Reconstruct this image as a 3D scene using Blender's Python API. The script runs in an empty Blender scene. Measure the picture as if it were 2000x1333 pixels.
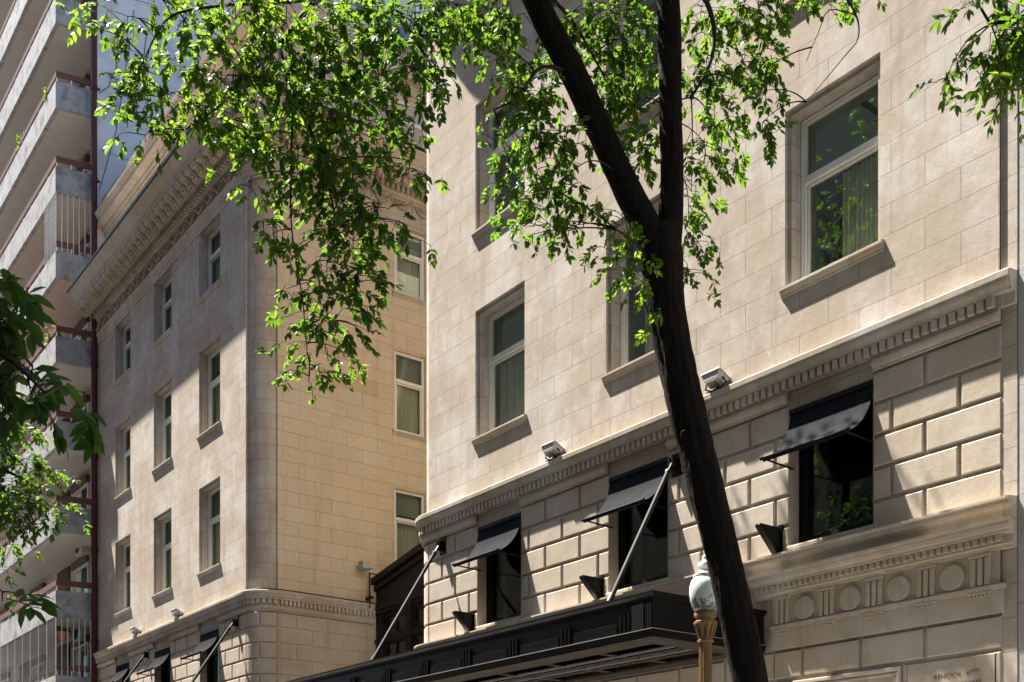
import bpy, math, random
from mathutils import Vector, Matrix
random.seed(11)
sc = bpy.context.scene
COL = sc.collection
R = math.radians

# ------------------------------------------------------------------ camera geometry
F, HX, HY, EYE = 2213.0, 1000.0, 1639.5, 1.6
CC, SS = 0.7974, 0.6034
def ray(px, py):
    a = (px - HX) / F
    return Vector((SS*a - CC, CC*a + SS, (HY - py) / F))
def on_y(px, py, Y):
    d = ray(px, py); t = Y / d.y
    return Vector((d.x*t, Y, EYE + d.z*t))
def on_x(px, py, X):
    d = ray(px, py); t = X / d.x
    return Vector((X, d.y*t, EYE + d.z*t))
def deep(px, py, t):
    d = ray(px, py)
    return Vector((d.x*t, d.y*t, EYE + d.z*t))

# ------------------------------------------------------------------ materials
def newmat(name):
    m = bpy.data.materials.new(name); m.use_nodes = True
    nt = m.node_tree
    return m, nt, nt.nodes, nt.links, nt.nodes['Principled BSDF']

def mat(name, col, rough=.7, var=.12, scale=2.5, bump=.15, bscale=30, metal=0., stain=None, stain_amt=.0, stain_scale=1.2,
        spec=.3, stretch=None, coat=0., lo=.45, hi=.7):
    m, nt, N, L, B = newmat(name)
    B.inputs['Roughness'].default_value = rough
    B.inputs['Metallic'].default_value = metal
    B.inputs['Specular IOR Level'].default_value = spec
    B.inputs['Coat Weight'].default_value = coat
    g = N.new('ShaderNodeNewGeometry')
    vec = g.outputs['Position']
    if stretch:
        mp = N.new('ShaderNodeMapping'); mp.inputs['Scale'].default_value = stretch
        L.new(vec, mp.inputs['Vector']); vec = mp.outputs['Vector']
    n1 = N.new('ShaderNodeTexNoise'); n1.inputs['Scale'].default_value = scale; n1.inputs['Detail'].default_value = 6
    n1.inputs['Roughness'].default_value = .6
    L.new(vec, n1.inputs['Vector'])
    r = N.new('ShaderNodeValToRGB')
    r.color_ramp.elements[0].position = .3; r.color_ramp.elements[1].position = .72
    r.color_ramp.elements[0].color = (*[c*(1-var) for c in col], 1)
    r.color_ramp.elements[1].color = (*[min(1, c*(1+var)) for c in col], 1)
    L.new(n1.outputs['Fac'], r.inputs['Fac'])
    out = r.outputs['Color']
    if stain:
        n2 = N.new('ShaderNodeTexNoise'); n2.inputs['Scale'].default_value = stain_scale; n2.inputs['Detail'].default_value = 8
        n2.inputs['Roughness'].default_value = .68
        L.new(g.outputs['Position'], n2.inputs['Vector'])
        rr = N.new('ShaderNodeMapRange'); rr.inputs['From Min'].default_value = lo; rr.inputs['From Max'].default_value = hi
        rr.inputs['To Max'].default_value = stain_amt
        L.new(n2.outputs['Fac'], rr.inputs['Value'])
        mx = N.new('ShaderNodeMix'); mx.data_type = 'RGBA'
        L.new(rr.outputs['Result'], mx.inputs['Factor']); L.new(out, mx.inputs['A'])
        mx.inputs['B'].default_value = (*stain, 1)
        out = mx.outputs['Result']
    L.new(out, B.inputs['Base Color'])
    if bump:
        n3 = N.new('ShaderNodeTexNoise'); n3.inputs['Scale'].default_value = bscale; n3.inputs['Detail'].default_value = 5
        L.new(vec, n3.inputs['Vector'])
        b = N.new('ShaderNodeBump'); b.inputs['Strength'].default_value = bump; b.inputs['Distance'].default_value = .02
        L.new(n3.outputs['Fac'], b.inputs['Height']); L.new(b.outputs['Normal'], B.inputs['Normal'])
    return m

def stone_mat(name, col, joints=True, pale=(.535, .50, .465), brown=(.315, .24, .172), row=.3617, width=.885, zph=36.17-8.66,
              uph=88.8505, block_var=.085, mortar=.0045, odd=None, brown_amt=.45):
    """dressed limestone: weathering patches, fine pitting and (for ashlar) thin joints laid out in metres on the wall"""
    m, nt, N, L, B = newmat(name)
    B.inputs['Roughness'].default_value = .85; B.inputs['Specular IOR Level'].default_value = .2
    g = N.new('ShaderNodeNewGeometry')
    sx = N.new('ShaderNodeSeparateXYZ'); L.new(g.outputs['Position'], sx.inputs[0])
    def noise(scale, detail, rough, vec=None, stretch=None):
        n = N.new('ShaderNodeTexNoise'); n.inputs['Scale'].default_value = scale
        n.inputs['Detail'].default_value = detail; n.inputs['Roughness'].default_value = rough
        v = vec or g.outputs['Position']
        if stretch:
            mp = N.new('ShaderNodeMapping'); mp.inputs['Scale'].default_value = stretch
            L.new(v, mp.inputs['Vector']); v = mp.outputs['Vector']
        L.new(v, n.inputs['Vector']); return n.outputs['Fac']
    def mrange(v, a, b, c, d):
        r = N.new('ShaderNodeMapRange'); L.new(v, r.inputs['Value'])
        for k, x in zip(('From Min', 'From Max', 'To Min', 'To Max'), (a, b, c, d)): r.inputs[k].default_value = x
        return r.outputs['Result']
    def mix(f, a, b, mode='MIX'):
        x = N.new('ShaderNodeMix'); x.data_type = 'RGBA'; x.blend_type = mode
        for s, v in (('Factor', f), ('A', a), ('B', b)):
            if isinstance(v, (tuple, float, int)): x.inputs[s].default_value = v if not isinstance(v, tuple) else (*v, 1)
            else: L.new(v, x.inputs[s])
        return x.outputs['Result']
    c = mix(mrange(noise(.8, 8, .66), .45, .60, 0, .85), col, pale)
    c = mix(mrange(noise(2.6, 9, .75, stretch=(1, 1, .7)), .56, .70, 0, .8), c, tuple(min(1, x*1.12) for x in pale))
    c = mix(mrange(noise(1.7, 8, .7, stretch=(1, 1, .55)), .48, .70, 0, brown_amt), c, brown)
    c = mix(mrange(noise(7, 7, .75), .45, .75, 0, .5), c, tuple(x*.78 for x in col))
    c = mix(mrange(noise(4.5, 6, .65, stretch=(1, 1, .07)), .53, .74, 0, .5), c, tuple(x*.62 for x in col))
    c = mix(mrange(noise(38, 2, .5), .735, .76, 0, .7), c, (.60, .58, .54))
    hsrc = noise(55, 4, .6)
    h = mrange(hsrc, 0, 1, 0, .25)
    if joints:
        a = N.new('ShaderNodeMath'); a.operation = 'ADD'; L.new(sx.outputs['X'], a.inputs[0]); L.new(sx.outputs['Y'], a.inputs[1])
        a2 = N.new('ShaderNodeMath'); a2.operation = 'ADD'; L.new(a.outputs[0], a2.inputs[0]); a2.inputs[1].default_value = uph
        z2 = N.new('ShaderNodeMath'); z2.operation = 'ADD'; L.new(sx.outputs['Z'], z2.inputs[0]); z2.inputs[1].default_value = zph
        cb = N.new('ShaderNodeCombineXYZ'); L.new(a2.outputs[0], cb.inputs[0]); L.new(z2.outputs[0], cb.inputs[1])
        br = N.new('ShaderNodeTexBrick'); L.new(cb.outputs[0], br.inputs['Vector'])
        br.inputs['Scale'].default_value = 1; br.inputs['Brick Width'].default_value = width; br.inputs['Row Height'].default_value = row
        br.inputs['Mortar Size'].default_value = mortar; br.inputs['Mortar Smooth'].default_value = .3
        br.inputs['Color1'].default_value = (0, 0, 0, 1); br.inputs['Color2'].default_value = (1, 1, 1, 1); br.inputs['Mortar'].default_value = (.5, .5, .5, 1)
        br.inputs['Bias'].default_value = 0
        bw = N.new('ShaderNodeRGBToBW'); L.new(br.outputs['Color'], bw.inputs[0])
        c = mix(mrange(bw.outputs[0], 0, 1, 0, block_var*3), c, tuple(x*.72 for x in col))
        if odd:
            c = mix(mrange(bw.outputs[0], .955, .97, 0, .42), c, odd)
        c = mix(mrange(br.outputs['Fac'], 0, 1, 0, .72), c, (.13, .105, .085))
        sb = N.new('ShaderNodeMath'); sb.operation = 'SUBTRACT'; L.new(h, sb.inputs[0]); L.new(br.outputs['Fac'], sb.inputs[1])
        h = sb.outputs[0]
    hh = N.new('ShaderNodeMath'); hh.operation = 'MULTIPLY_ADD'; L.new(noise(3.6, 5, .55), hh.inputs[0]); hh.inputs[1].default_value = .7; L.new(h, hh.inputs[2]); h = hh.outputs[0]
    b = N.new('ShaderNodeBump'); b.inputs['Strength'].default_value = .6; b.inputs['Distance'].default_value = .012
    L.new(h, b.inputs['Height']); L.new(b.outputs['Normal'], B.inputs['Normal'])
    L.new(c, B.inputs['Base Color'])
    return m

def glass_mat(name, tint, refl=.9):
    m, nt, N, L, B = newmat(name)
    N.remove(B); out = N['Material Output']
    tr = N.new('ShaderNodeBsdfTransparent'); tr.inputs['Color'].default_value = (*tint, 1)
    gl = N.new('ShaderNodeBsdfGlossy'); gl.inputs['Roughness'].default_value = .015; gl.inputs['Color'].default_value = (.86, .95, .93, 1)
    fr = N.new('ShaderNodeFresnel'); fr.inputs['IOR'].default_value = 1.55
    g = N.new('ShaderNodeNewGeometry')
    n = N.new('ShaderNodeTexNoise'); n.inputs['Scale'].default_value = 1.3; L.new(g.outputs['Position'], n.inputs['Vector'])
    b = N.new('ShaderNodeBump'); b.inputs['Strength'].default_value = .03; b.inputs['Distance'].default_value = .02
    L.new(n.outputs['Fac'], b.inputs['Height']); L.new(b.outputs['Normal'], gl.inputs['Normal'])
    mu = N.new('ShaderNodeMath'); mu.operation = 'MULTIPLY_ADD'; L.new(fr.outputs[0], mu.inputs[0]); mu.inputs[1].default_value = refl; mu.inputs[2].default_value = .03
    ms = N.new('ShaderNodeMixShader'); L.new(mu.outputs[0], ms.inputs[0]); L.new(tr.outputs[0], ms.inputs[1]); L.new(gl.outputs[0], ms.inputs[2])
    L.new(ms.outputs[0], out.inputs['Surface'])
    return m

def leaf_mat(name, col, trans, amt=.55):
    m, nt, N, L, B = newmat(name)
    out = N['Material Output']
    B.inputs['Roughness'].default_value = .5; B.inputs['Specular IOR Level'].default_value = .13
    oi = N.new('ShaderNodeAttribute'); oi.attribute_name = 'tone'
    def ramp(c, k):
        r = N.new('ShaderNodeValToRGB')
        r.color_ramp.elements[0].color = (c[0]*.6, c[1]*.68, c[2]*.8, 1)
        r.color_ramp.elements[1].color = (min(1, c[0]*1.5), min(1, c[1]*1.25), c[2], 1)
        L.new(oi.outputs['Fac'], r.inputs['Fac']); return r.outputs['Color']
    L.new(ramp(col, 0), B.inputs['Base Color'])
    t = N.new('ShaderNodeBsdfTranslucent'); L.new(ramp(trans, 1), t.inputs['Color'])
    ms = N.new('ShaderNodeMixShader'); ms.inputs[0].default_value = amt
    L.new(B.outputs[0], ms.inputs[1]); L.new(t.outputs[0], ms.inputs[2]); L.new(ms.outputs[0], out.inputs['Surface'])
    return m

def globe_mat(name):
    m, nt, N, L, B = newmat(name)
    B.inputs['Roughness'].default_value = .18; B.inputs['Specular IOR Level'].default_value = .5
    B.inputs['Subsurface Weight'].default_value = .35; B.inputs['Subsurface Radius'].default_value = (.08, .08, .08)
    tc = N.new('ShaderNodeTexCoord'); sx = N.new('ShaderNodeSeparateXYZ'); L.new(tc.outputs['Generated'], sx.inputs[0])
    n = N.new('ShaderNodeTexNoise'); n.inputs['Scale'].default_value = 9; n.inputs['Detail'].default_value = 9; n.inputs['Roughness'].default_value = .75
    L.new(tc.outputs['Generated'], n.inputs['Vector'])
    low = N.new('ShaderNodeMapRange'); L.new(sx.outputs['Z'], low.inputs['Value'])
    for k, x in zip(('From Min', 'From Max', 'To Min', 'To Max'), (.0, .62, .16, -.1)): low.inputs[k].default_value = x
    ad = N.new('ShaderNodeMath'); ad.operation = 'ADD'; L.new(n.outputs['Fac'], ad.inputs[0]); L.new(low.outputs[0], ad.inputs[1])
    r = N.new('ShaderNodeMapRange'); L.new(ad.outputs[0], r.inputs['Value'])
    for k, x in zip(('From Min', 'From Max', 'To Min', 'To Max'), (.52, .60, 0, .9)): r.inputs[k].default_value = x
    mx = N.new('ShaderNodeMix'); mx.data_type = 'RGBA'; L.new(r.outputs[0], mx.inputs['Factor'])
    mx.inputs['A'].default_value = (.55, .59, .55, 1); mx.inputs['B'].default_value = (.07, .06, .05, 1)
    L.new(mx.outputs['Result'], B.inputs['Base Color'])
    return m

LIME = (.415, .352, .285)
M = {}
M['ashlar'] = stone_mat('limestone ashlar', LIME)
M['ashlar_side'] = stone_mat('limestone ashlar of the flank', (.60, .495, .36), pale=(.62, .54, .42), brown=(.54, .43, .285), odd=(.46, .31, .16))
M['stone'] = stone_mat('limestone mouldings', (.43, .365, .285), joints=False, brown_amt=.22)
M['rust'] = stone_mat('limestone rusticated blocks', (.45, .385, .31), joints=False, pale=(.50, .45, .39))
M['carved'] = stone_mat('carved limestone', (.38, .315, .24), joints=False, pale=(.43, .38, .32), brown=(.24, .18, .125))
M['carved_lit'] = stone_mat('lit carved limestone', (.50, .43, .345), joints=False, pale=(.55, .49, .41), brown=(.34, .265, .19))  # carved limestone lightened so the shaded bracket undersides read as lit
M['grey_stone'] = stone_mat('grey granite cladding', (.40, .385, .38), pale=(.46, .45, .45), brown=(.34, .31, .29), row=1.15, width=4.2, zph=30.4, block_var=.01, mortar=.004)
M['white_frame'] = mat('painted window frame', (.70, .69, .65), .45, .05, 6, .03)
M['pane'] = glass_mat('window glass', (.80, .83, .79), .30)
M['dark_pane'] = glass_mat('dark shopfront glass', (.45, .46, .43), .4)
M['curtain'] = mat('pleated net curtain', (.68, .67, .60), .9, .08, 8, .05, 120)
M['blind'] = mat('grey roller blind', (.27, .31, .305), .8, .04, 2, .03, 80)
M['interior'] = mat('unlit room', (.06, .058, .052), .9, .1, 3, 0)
M['black_metal'] = mat('black painted metal', (.005, .005, .0055), .42, .3, 5, .04, 60, spec=.22)
M['black_gloss'] = mat('glossy black panel', (.005, .005, .006), .14, .2, 3, .015, 8, spec=.35)
M['dark_trim'] = mat('dark bronze trim', (.010, .009, .009), .45, .3, 5, .06, 60, spec=.25)
M['steel'] = mat('grey steel tube', (.013, .013, .014), .6, .2, 12, .06, 90, metal=.0, spec=.12)
M['trim_and_highlight'] = mat('polished trim and sun highlight', (.55, .55, .56), .3, .05, 12, .02, 90, metal=.6)
M['awning'] = mat('black awning cloth', (.012, .013, .016), .85, .3, 7, .12, 300, spec=.05, stain=(.022, .023, .026), stain_amt=.5, stain_scale=9, lo=.5)
M['soffit'] = mat('canopy soffit band', (.055, .048, .040), .5, .1, 4, .04)
M['lamp_grey'] = mat('grey floodlight housing', (.34, .35, .355), .45, .1, 12, .04, spec=.4)
M['lamp_glass'] = mat('floodlight glass', (.26, .27, .27), .15, .05, 3, 0, spec=.6)
M['concrete'] = mat('weathered white concrete', (.33, .33, .335), .85, .12, 1.6, .25, 45, stain=(.11, .105, .10), stain_amt=.85, stain_scale=2.2, lo=.47, hi=.68)
M['plaster'] = mat('white balcony plaster', (.50, .475, .44), .85, .06, 1.5, .08, 40)
M['plaster_pink'] = mat('rose balcony soffit', (.55, .42, .37), .85, .06, 1.5, .08, 40)
M['party'] = mat('blue grey party wall', (.66, .67, .70), .85, .07, .8, .12, 20, stain=(.22, .22, .24), stain_amt=.5, stain_scale=.8, stretch=(1, 1, .4))
M['oxblood'] = mat('dark red panel', (.115, .028, .020), .6, .15, 4, .05)
M['rail_wood'] = mat('red brown handrail board', (.13, .058, .038), .6, .18, 9, .06)
M['rail_white'] = mat('white railing metal', (.62, .62, .62), .5, .05, 9, .02)
M['iron'] = mat('dark railing iron', (.035, .035, .04), .5, .15, 9, .04)
M['net'] = mat('grey screen wires', (.09, .085, .08), .6, .1, 9, 0)
M['pipe'] = mat('dark red drainpipe paint', (.065, .013, .012), .45, .2, 5, .05)
M['ac'] = mat('air conditioner casing', (.56, .55, .50), .5, .07, 7, .03)
M['slate'] = mat('slate mansard', (.11, .12, .14), .6, .25, 5, .2, 12)
M['terracotta'] = mat('terracotta', (.48, .17, .08), .8, .12, 9, .08)
M['bark'] = mat('dark furrowed bark', (.0115, .0088, .0068), .94, .5, 22, 1.0, 40, spec=.12, stretch=(1, 1, .22))
M['twig'] = mat('twig bark', (.034, .026, .019), .85, .3, 12, .2, 60, spec=.2)
M['leaf'] = leaf_mat('ash leaflets', (.036, .080, .016), (.185, .36, .028), .40)
M['leaf_dark'] = leaf_mat('deep green leaves', (.030, .070, .018), (.12, .26, .025), .35)
M['petal'] = mat('petals', (.62, .10, .22), .7, .2, 30, 0)
M['petal_white'] = mat('white petals', (.72, .70, .62), .7, .1, 30, 0)
M['ochre'] = mat('weathered ochre paint on iron', (.20, .118, .046), .6, .2, 12, .12, 60, stain=(.06, .035, .02), stain_amt=.75, stain_scale=13, lo=.5)
M['lamp_white'] = mat('flaking white paint', (.60, .60, .58), .6, .12, 10, .12, 50, stain=(.08, .06, .05), stain_amt=.8, stain_scale=17, lo=.56)
M['globe'] = globe_mat('dirty opal globe')
M['letters'] = mat('engraved lettering', (.12, .095, .065), .9, .1, 20, 0)
M['asphalt'] = mat('asphalt', (.055, .055, .057), .9, .2, 3, .4, 80)
M['paving'] = mat('pavement tiles', (.30, .285, .26), .85, .12, 2, .2, 60)
M['kerb'] = mat('granite kerb', (.30, .30, .30), .8, .12, 9, .2, 60)
M['opp_wall'] = mat('opposite plaster', (.30, .28, .25), .85, .1, 1.5, .1)
M['brass'] = mat('brass lamp cap', (.50, .32, .08), .4, .1, 9, .02, metal=.6)

# ------------------------------------------------------------------ mesh builder and objects
ORIG = {}
class MB:
    def __init__(s): s.v, s.f, s.mi, s.tone = [], [], [], []
    def face(s, pts, m=0, tone=0.5):
        b = len(s.v); s.v += [tuple(p) for p in pts]; s.f.append(tuple(range(b, b+len(pts)))); s.mi.append(m); s.tone.append(tone)
    def add(s, verts, faces, m=0, tone=.5):
        b = len(s.v); s.v += [tuple(p) for p in verts]
        for f in faces: s.f.append(tuple(b+i for i in f)); s.mi.append(m); s.tone.append(tone)
    def box(s, x0, x1, y0, y1, z0, z1, m=0, T=None):
        v = [(x, y, z) for z in (z0, z1) for y in (y0, y1) for x in (x0, x1)]
        if T: v = [T(*p) for p in v]
        s.add(v, [(0, 2, 3, 1), (4, 5, 7, 6), (0, 1, 5, 4), (2, 6, 7, 3), (0, 4, 6, 2), (1, 3, 7, 5)], m)
    def block(s, T, u0, u1, z0, z1, d0, d1, c=.012, m=0, nu=1):
        """a dressed block standing d1 proud of the wall: sides, chamfer and face; T maps (u, d, z) to the world"""
        us = [u0 + (u1-u0)*i/nu for i in range(nu+1)]
        def rows(z, d, inset):
            q = [min(max(u, u0+inset), u1-inset) for u in us]
            return [T(u, d, z) for u in q]
        prof = [(z0, d0, 0), (z0, d1-c, 0), (z0+c, d1, c), (z1-c, d1, c), (z1, d1-c, 0), (z1, d0, 0)]
        R_ = [rows(z, d, i) for z, d, i in prof]
        n = nu+1
        v = [p for r in R_ for p in r]; f = []
        for k in range(5):
            for i in range(nu): f.append((k*n+i, k*n+i+1, (k+1)*n+i+1, (k+1)*n+i))
        for e in (0, nu):
            f += [(e, n+e, 4*n+e, 5*n+e), (n+e, 2*n+e, 3*n+e, 4*n+e)]
        s.add(v, f, m)
    def wall(s, T, u0, u1, z0, z1, holes=(), d=0, m=0):
        U = sorted({u0, u1, *[h[0] for h in holes if u0 < h[0] < u1], *[h[1] for h in holes if u0 < h[1] < u1]})
        Z = sorted({z0, z1, *[h[2] for h in holes if z0 < h[2] < z1], *[h[3] for h in holes if z0 < h[3] < z1]})
        for a, b in zip(U, U[1:]):
            for c, e in zip(Z, Z[1:]):
                um, zm = (a+b)/2, (c+e)/2
                if any(h[0] < um < h[1] and h[2] < zm < h[3] for h in holes): continue
                s.face([T(a, d, c), T(b, d, c), T(b, d, e), T(a, d, e)], m)
    def tube(s, pts, rad, n=8, m=0, cap=True, wob=0, tone=.5):
        pts = [Vector(p) for p in pts]
        if not isinstance(rad, (list, tuple)): rad = [rad]*len(pts)
        rings = []; up = None
        for i, p in enumerate(pts):
            t = (pts[min(i+1, len(pts)-1)] - pts[max(i-1, 0)]).normalized()
            if up is None: up = t.orthogonal().normalized()
            up = (up - t*up.dot(t)).normalized(); w = t.cross(up)
            rings.append([p + (up*math.cos(2*math.pi*k/n) + w*math.sin(2*math.pi*k/n))*rad[i]*(1+wob*random.uniform(-1, 1)) for k in range(n)])
        f = []
        for i in range(len(rings)-1):
            for k in range(n): f.append((i*n+k, i*n+(k+1) % n, (i+1)*n+(k+1) % n, (i+1)*n+k))
        if cap: f += [tuple(range(n-1, -1, -1)), tuple(range((len(rings)-1)*n, len(rings)*n))]
        s.add([p for r in rings for p in r], f, m, tone)
    def lathe(s, prof, c=(0, 0, 0), n=20, m=0, flute=0):
        v = []; f = []
        for r, z in prof:
            for k in range(n):
                a = 2*math.pi*k/n; rr = r*(1 - (flute if k % 2 else 0))
                v.append((c[0]+rr*math.cos(a), c[1]+rr*math.sin(a), c[2]+z))
        for i in range(len(prof)-1):
            for k in range(n): f.append((i*n+k, i*n+(k+1) % n, (i+1)*n+(k+1) % n, (i+1)*n+k))
        f += [tuple(range(n-1, -1, -1)), tuple(range((len(prof)-1)*n, len(prof)*n))]
        s.add(v, f, m)
    def prism(s, poly, T, w0, w1, m=0):
        """poly in (p, q), extruded from w0 to w1; T maps (w, p, q) to the world"""
        n = len(poly)
        v = [T(w0, p, q) for p, q in poly] + [T(w1, p, q) for p, q in poly]
        f = [tuple(range(n)), tuple(range(2*n-1, n-1, -1))] + [(i, n+i, n+(i+1) % n, (i+1) % n) for i in range(n)]
        s.add(v, f, m)
    def sweep(s, path, prof, m=0, ends=True):
        """profile [(outward, z)] swept along a horizontal path with mitred corners; outward is the right of travel"""
        P = [Vector((p[0], p[1])) for p in path]; n = len(P); v = []; f = []; k = len(prof)
        nr = []
        for a, b in zip(P, P[1:]):
            d = (b-a).normalized(); nr.append(Vector((d.y, -d.x)))
        for i in range(n):
            n1, n2 = nr[max(i-1, 0)], nr[min(i, n-2)]
            mt = (n1+n2)/(1+n1.dot(n2))
            for o, z in prof: q = P[i]+mt*o; v.append((q.x, q.y, z))
        for i in range(n-1):
            for j in range(k-1): f.append((i*k+j, (i+1)*k+j, (i+1)*k+j+1, i*k+j+1))
        if ends: f += [tuple(range(k)), tuple(range((n-1)*k, n*k))[::-1]]
        s.add(v, f, m)
    def build(s, name, mats, parent=None, loc=None, smooth=None):
        o0 = Vector(loc) if loc is not None else (ORIG[parent] if parent else Vector((0, 0, 0)))
        me = bpy.data.meshes.new(name)
        me.from_pydata([(x-o0.x, y-o0.y, z-o0.z) for x, y, z in s.v], [], s.f)
        if not isinstance(mats, (list, tuple)): mats = [mats]
        for mm in mats: me.materials.append(mm)
        me.polygons.foreach_set('material_index', s.mi)
        if any(t != .5 for t in s.tone):
            at = me.attributes.new('tone', 'FLOAT', 'FACE'); at.data.foreach_set('value', s.tone)
        import bmesh
        bm = bmesh.new(); bm.from_mesh(me)
        if len(s.f) < 60000 and name not in ('foliage', 'crown'):
            bmesh.ops.remove_doubles(bm, verts=bm.verts, dist=1e-5)
            bmesh.ops.recalc_face_normals(bm, faces=bm.faces)
        bm.to_mesh(me); bm.free()
        me.update()
        if smooth: me.shade_smooth() if smooth is True else me.set_sharp_from_angle(angle=R(smooth))
        if smooth and smooth is not True:
            for p in me.polygons: p.use_smooth = True
        o = bpy.data.objects.new(name, me); COL.objects.link(o)
        if parent:
            o.parent = parent; o.location = o0 - ORIG[parent]
        else: o.location = o0
        ORIG[o] = o0
        return o

def tag(o, label, cat, group=None):
    o['label'] = label; o['category'] = cat
    if group: o['group'] = group
    return o
def thing(name, label, cat, loc, group=None):
    o = bpy.data.objects.new(name, None); COL.objects.link(o); o.location = loc; ORIG[o] = Vector(loc)
    o.empty_display_size = .3
    return tag(o, label, cat, group)
def dup(o, loc=None, rz=None, parent=None, label=None):
    """copy of an object with copies of its children; loc is a world position"""
    def rec(src, par):
        c = src.copy(); COL.objects.link(c); c.parent = par
        for ch in list(src.children): rec(ch, c)
        return c
    c = rec(o, parent if parent else o.parent)
    w = Vector(loc) if loc is not None else ORIG[o]
    par = c.parent
    c.location = w - (ORIG[par] if par else Vector((0, 0, 0))); ORIG[c] = w
    if rz is not None: c.rotation_euler = (0, 0, rz)
    if label: c['label'] = label
    return c
def structure(o): o['kind'] = 'structure'; return o

# ------------------------------------------------------------------ plan of the two wings
Y0 = 11.5
RND = .57
LX1, RX1 = -25.96, -17.76             # ends of the two street fronts at the court
LX2, RX2 = LX1+RND, RX1-RND           # faces turned to the court
LEND, REND = -37.2, -6.517
BACK = 22.0
def T_front(u, d, z): return (u, Y0-d, z)
def T_lflank(u, d, z): return (LX2+d, u, z)
def T_rflank(u, d, z): return (RX2-d, u, z)
def T_larc(u, d, z):   # u = arc length from the street front
    a = u/RND; return (LX1+(RND+d)*math.sin(a), Y0+RND-(RND+d)*math.cos(a), z)
def T_rarc(u, d, z):
    a = u/RND; return (RX1-(RND+d)*math.sin(a), Y0+RND-(RND+d)*math.cos(a), z)
ARC = RND*math.pi/2
larc = [T_larc(ARC*i/8, 0, 0)[:2] for i in range(9)]
rarc = [T_rarc(ARC*i/8, 0, 0)[:2] for i in range(9)]
LPATH = [(LEND-.55, Y0), *larc, (LX2, BACK)]
RPATH = [(RX2, BACK), *rarc[::-1], (REND, Y0), (REND, Y0+.014), (REND+.175, Y0+.014)]
FLOOR = 3.617
SILLS = [8.62, 8.62+FLOOR, 8.62+2*FLOOR]
WW, WH = 1.41, 2.25
LCOL = [-35.07, -31.65, -28.23]
RCOL = [-15.555, -12.13, -8.72]
SHOPW, SHOP0, SHOP1 = 1.25, 5.31, 7.05
SIDE_W, SIDE_H, SIDE_Y = 1.0, 2.16, 15.86
TOPS = [WH, WH, 1.80]

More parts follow.
